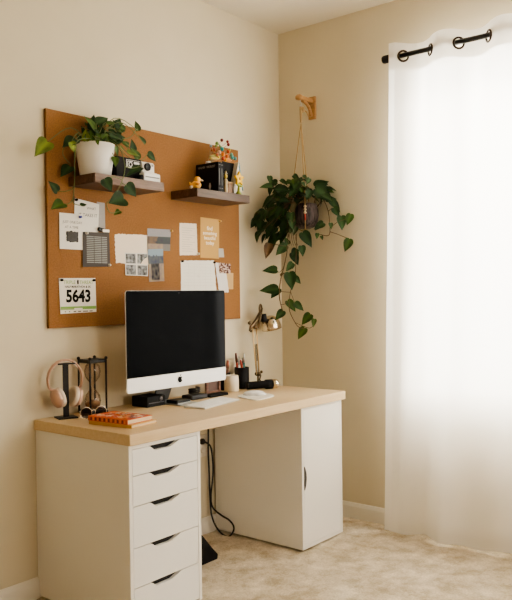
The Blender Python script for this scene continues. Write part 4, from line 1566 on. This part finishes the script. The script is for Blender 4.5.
def pen(x, y, dx, dy, h, r_, col, tip, label, name='pen', cat='pen'):
    t = thing(name, label, cat, (x, y, Z0 + .008), group='pens and brushes in the black cups')
    a = V((x, y, Z0 + .008))
    b_ = a + V((dx, dy, h))
    k = .72
    mid = a * (1 - k) + b_ * k
    MB().tube([a, mid], r_, 8).build('barrel', col, t)
    MB().tube([mid, mid * .6 + b_ * .4, b_], [r_ * 1.05, r_ * 1.15, r_ * .8], 8).build('cap', tip, t)


Tl = mat('teal plastic', (.05, .22, .22), .4)
Wt = M['ceramic']
pen(1.261, -.060, -.012, .010, .185, .0058, M['red'], mat('dark tip', (.10, .03, .02), .5), 'red handled brush leaning left in taller black cup', 'paint_brush', 'brush')
pen(1.279, -.085, -.030, .002, .150, .006, M['orange'], M['red'], 'short red pen at left rim of taller black cup')
pen(1.273, -.060, .004, .014, .165, .0055, Wt, mat('grey cap', (.35, .34, .32), .4), 'white pen with grey cap in taller black cup')
pen(1.287, -.075, .008, .006, .180, .0055, Tl, mat('steel cap', (.5, .48, .44), .3, .7), 'teal pen with steel cap in taller black cup')
pen(1.286, -.060, .020, .006, .155, .0055, M['steel'], mat('dark green cap', (.05, .10, .07), .4), 'silver pen with dark green cap at right of taller black cup')
pen(1.162, -.048, -.018, .006, .150, .0085, M['brown'], mat('burnt orange cap', (.42, .13, .04), .5), 'thick burnt orange marker at left of shorter black cup', 'marker', 'marker')
pen(1.170, -.040, .000, .010, .155, .008, M['orange'], mat('rust cap', (.30, .10, .04), .5), 'rust orange marker in middle of shorter black cup', 'marker', 'marker')
pen(1.176, -.046, .014, .004, .150, .008, M['brown'], mat('brown red cap', (.24, .07, .04), .5), 'brown red marker at right of shorter black cup', 'marker', 'marker')

# desk lamp
LX, LY = 1.395, -.085
dl = thing('desk_lamp', 'brass and chrome spring arm desk lamp at right end of desk', 'desk lamp', (LX, LY, Z0))
MB().lathe([(0, 0), (.048, 0), (.050, .004), (.047, .012), (.020, .018), (.012, .026), (0, .027)], (LX, LY, Z0), seg=30).build('base', M['darkbrass'], dl)
ld = lambda px, py: onY(px, py, LY)
P0 = V((LX, LY, Z0 + .024))
kn0 = ld(258, 374)
j1 = ld(254.5, 327)
MB().tube([P0, kn0], .0055, 8).build('post', M['darkbrass'], dl)
kk = MB()
kk.lathe([(0, -.016), (.010, -.016), (.012, -.010), (.012, .010), (.010, .016), (0, .016)], kn0, (0, 1, 0), 14)
kk.tube([kn0 + V((.0, -.02, -.006)), kn0 + V((-.012, -.02, -.03)), kn0 + V((.008, -.02, -.045))], .0045, 6)
kk.ball(kn0 + V((.012, -.016, .012)), .008)
kk.build('lower_joint', M['darkbrass'], dl)
off = V((.020, 0, .003))
for s_ in (-1, 1):
    a = kn0 + off * s_ * .55
    b_ = j1 + off * s_ * .8
    mid = (a + b_) / 2 + off * s_ * .12
    MB().tube([a, mid, b_], .0034, 8).build('arm', M['brass'], dl)
# springs
for s_ in (-.35, .35):
    a = kn0 * .72 + j1 * .28 + off * s_
    b_ = kn0 * .36 + j1 * .64 + off * s_
    nt_ = 16
    hp_ = []
    for k in range(nt_ * 8 + 1):
        t = k / (nt_ * 8)
        c_ = a * (1 - t) + b_ * t
        hp_.append(c_ + V((.0045 * math.cos(2 * PI * k / 8), .0045 * math.sin(2 * PI * k / 8), 0)))
    MB().tube(hp_, .0013, 5).build('spring', M['darkbrass'], dl)
    MB().tube([kn0 + off * s_ * .6, a], .0012, 5).build('spring_rod', M['darkbrass'], dl)
jj = MB()
jj.lathe([(0, -.014), (.010, -.014), (.011, .014), (0, .014)], j1, (0, 1, 0), 14)
jj.ball(ld(249.5, 323), .010)
jj.ball(ld(251, 331), .008)
jj.tube([ld(249.5, 331), ld(251, 327), ld(256, 321), ld(260, 312)], [.005, .009, .010, .008], 8)
jj.tube([ld(258, 328), ld(260, 318), ld(262, 308)], [.007, .009, .006], 8)
jj.build('upper_joint', M['darkbrass'], dl)
lp_ = []
c0 = ld(260.6, 309)
for k in range(18):
    a = 2 * PI * k / 18
    lp_.append(c0 + V((.019 * math.cos(a) * .8, .004 * math.cos(a), .026 * math.sin(a))))
MB().tube(lp_, .0052, 7, closed=True).build('spring_loop', M['darkbrass'], dl)
hdp = ld(262, 323)
sx_ = (ld(280, 331) - ld(262, 322))
axl = V((.22, -.06, -.97)).normalized()
MB().lathe([(0, 0), (.016, 0), (.019, .006), (.019, .040), (.013, .046), (0, .047)], ld(263, 316) + V((0, 0, .012)), (0.05, -.1, -1), 20).build('socket', M['black'], dl)
apex = ld(269.3, 316.5)
shp = [(.012, -.004), (.028, .001), (.043, .014), (.052, .034), (.056, .058), (.0575, .074), (.0545, .0735), (.052, .056), (.041, .022), (.024, .008), (.010, .004)]
MB().lathe([(.0, -.004)] + shp, apex, axl, 36).build('lamp_shade', M['chrome'], dl)
MB().ball(apex + axl * .038, .020, 1, 1, 1.1).build('bulb', M['ceramic'], dl)
MB().tube([ld(263, 323), ld(265.5, 320), apex], .007, 8).build('shade_neck', M['darkbrass'], dl)

# black torch-like speaker in front of the lamp
sp = thing('torch', 'black cylindrical torch with silver end lying in front of lamp', 'torch', (1.30, -.19, Z0))
a, b_ = V((1.205, -.160, Z0 + .0265)), V((1.348, -.227, Z0 + .0265))
dd = (b_ - a).normalized()
MB().lathe([(0, 0), (.018, 0), (.0205, .003), (.0205, .105), (.026, .115), (.026, .150), (0, .150)], a, dd, 24).build('barrel', M['matteblack'], sp)
MB().lathe([(0, .1502), (.0255, .1505), (.0245, .178), (.021, .184), (0, .1845)], a, dd, 24).build('end_cap', M['chrome'], sp, label='silver end cap')

# ------------------------------------------------------------------ light
wd_ = bpy.data.worlds.new('daylight')
bpy.context.scene.world = wd_
wd_.use_nodes = True
bg = wd_.node_tree.nodes['Background']
bg.inputs['Color'].default_value = (1.0, .97, .92, 1)
bg.inputs['Strength'].default_value = 10.0


def area(name, loc, target, sx, sy, energy, col):
    l_ = bpy.data.lights.new(name, 'AREA')
    l_.shape = 'RECTANGLE'
    l_.size, l_.size_y, l_.energy, l_.color = sx, sy, energy, col
    o_ = bpy.data.objects.new(name, l_)
    C.objects.link(o_)
    o_.location = loc
    o_.rotation_euler = (V(target) - V(loc)).to_track_quat('-Z', 'Z').to_euler()
    return o_


area('daylight_outside_window', (XR + 1.0, -1.7, 1.75), (XR, -1.6, 1.5), 2.6, 2.6, 330, (1, .94, .85))
area('high_sky_light', (XR + 1.15, -1.5, 4.5), (XR, -1.5, .9), 2.4, 1.6, 1900, (1, .95, .87))
area('room_fill_light', (.55, -4.9, 1.75), (.2, 0, .9), 1.8, 1.6, 56, (1, .93, .82))  # unseen fill lamp added inside the room; no window stands there

sc = bpy.context.scene
sc.view_settings.view_transform = 'AgX'
sc.view_settings.look = 'AgX - Medium High Contrast'
sc.view_settings.exposure = -0.08
sc.cycles.use_denoising = True
sc.cycles.max_bounces = 12
sc.cycles.diffuse_bounces = 6
sc.cycles.transparent_max_bounces = 16
sc.cycles.sample_clamp_indirect = 6
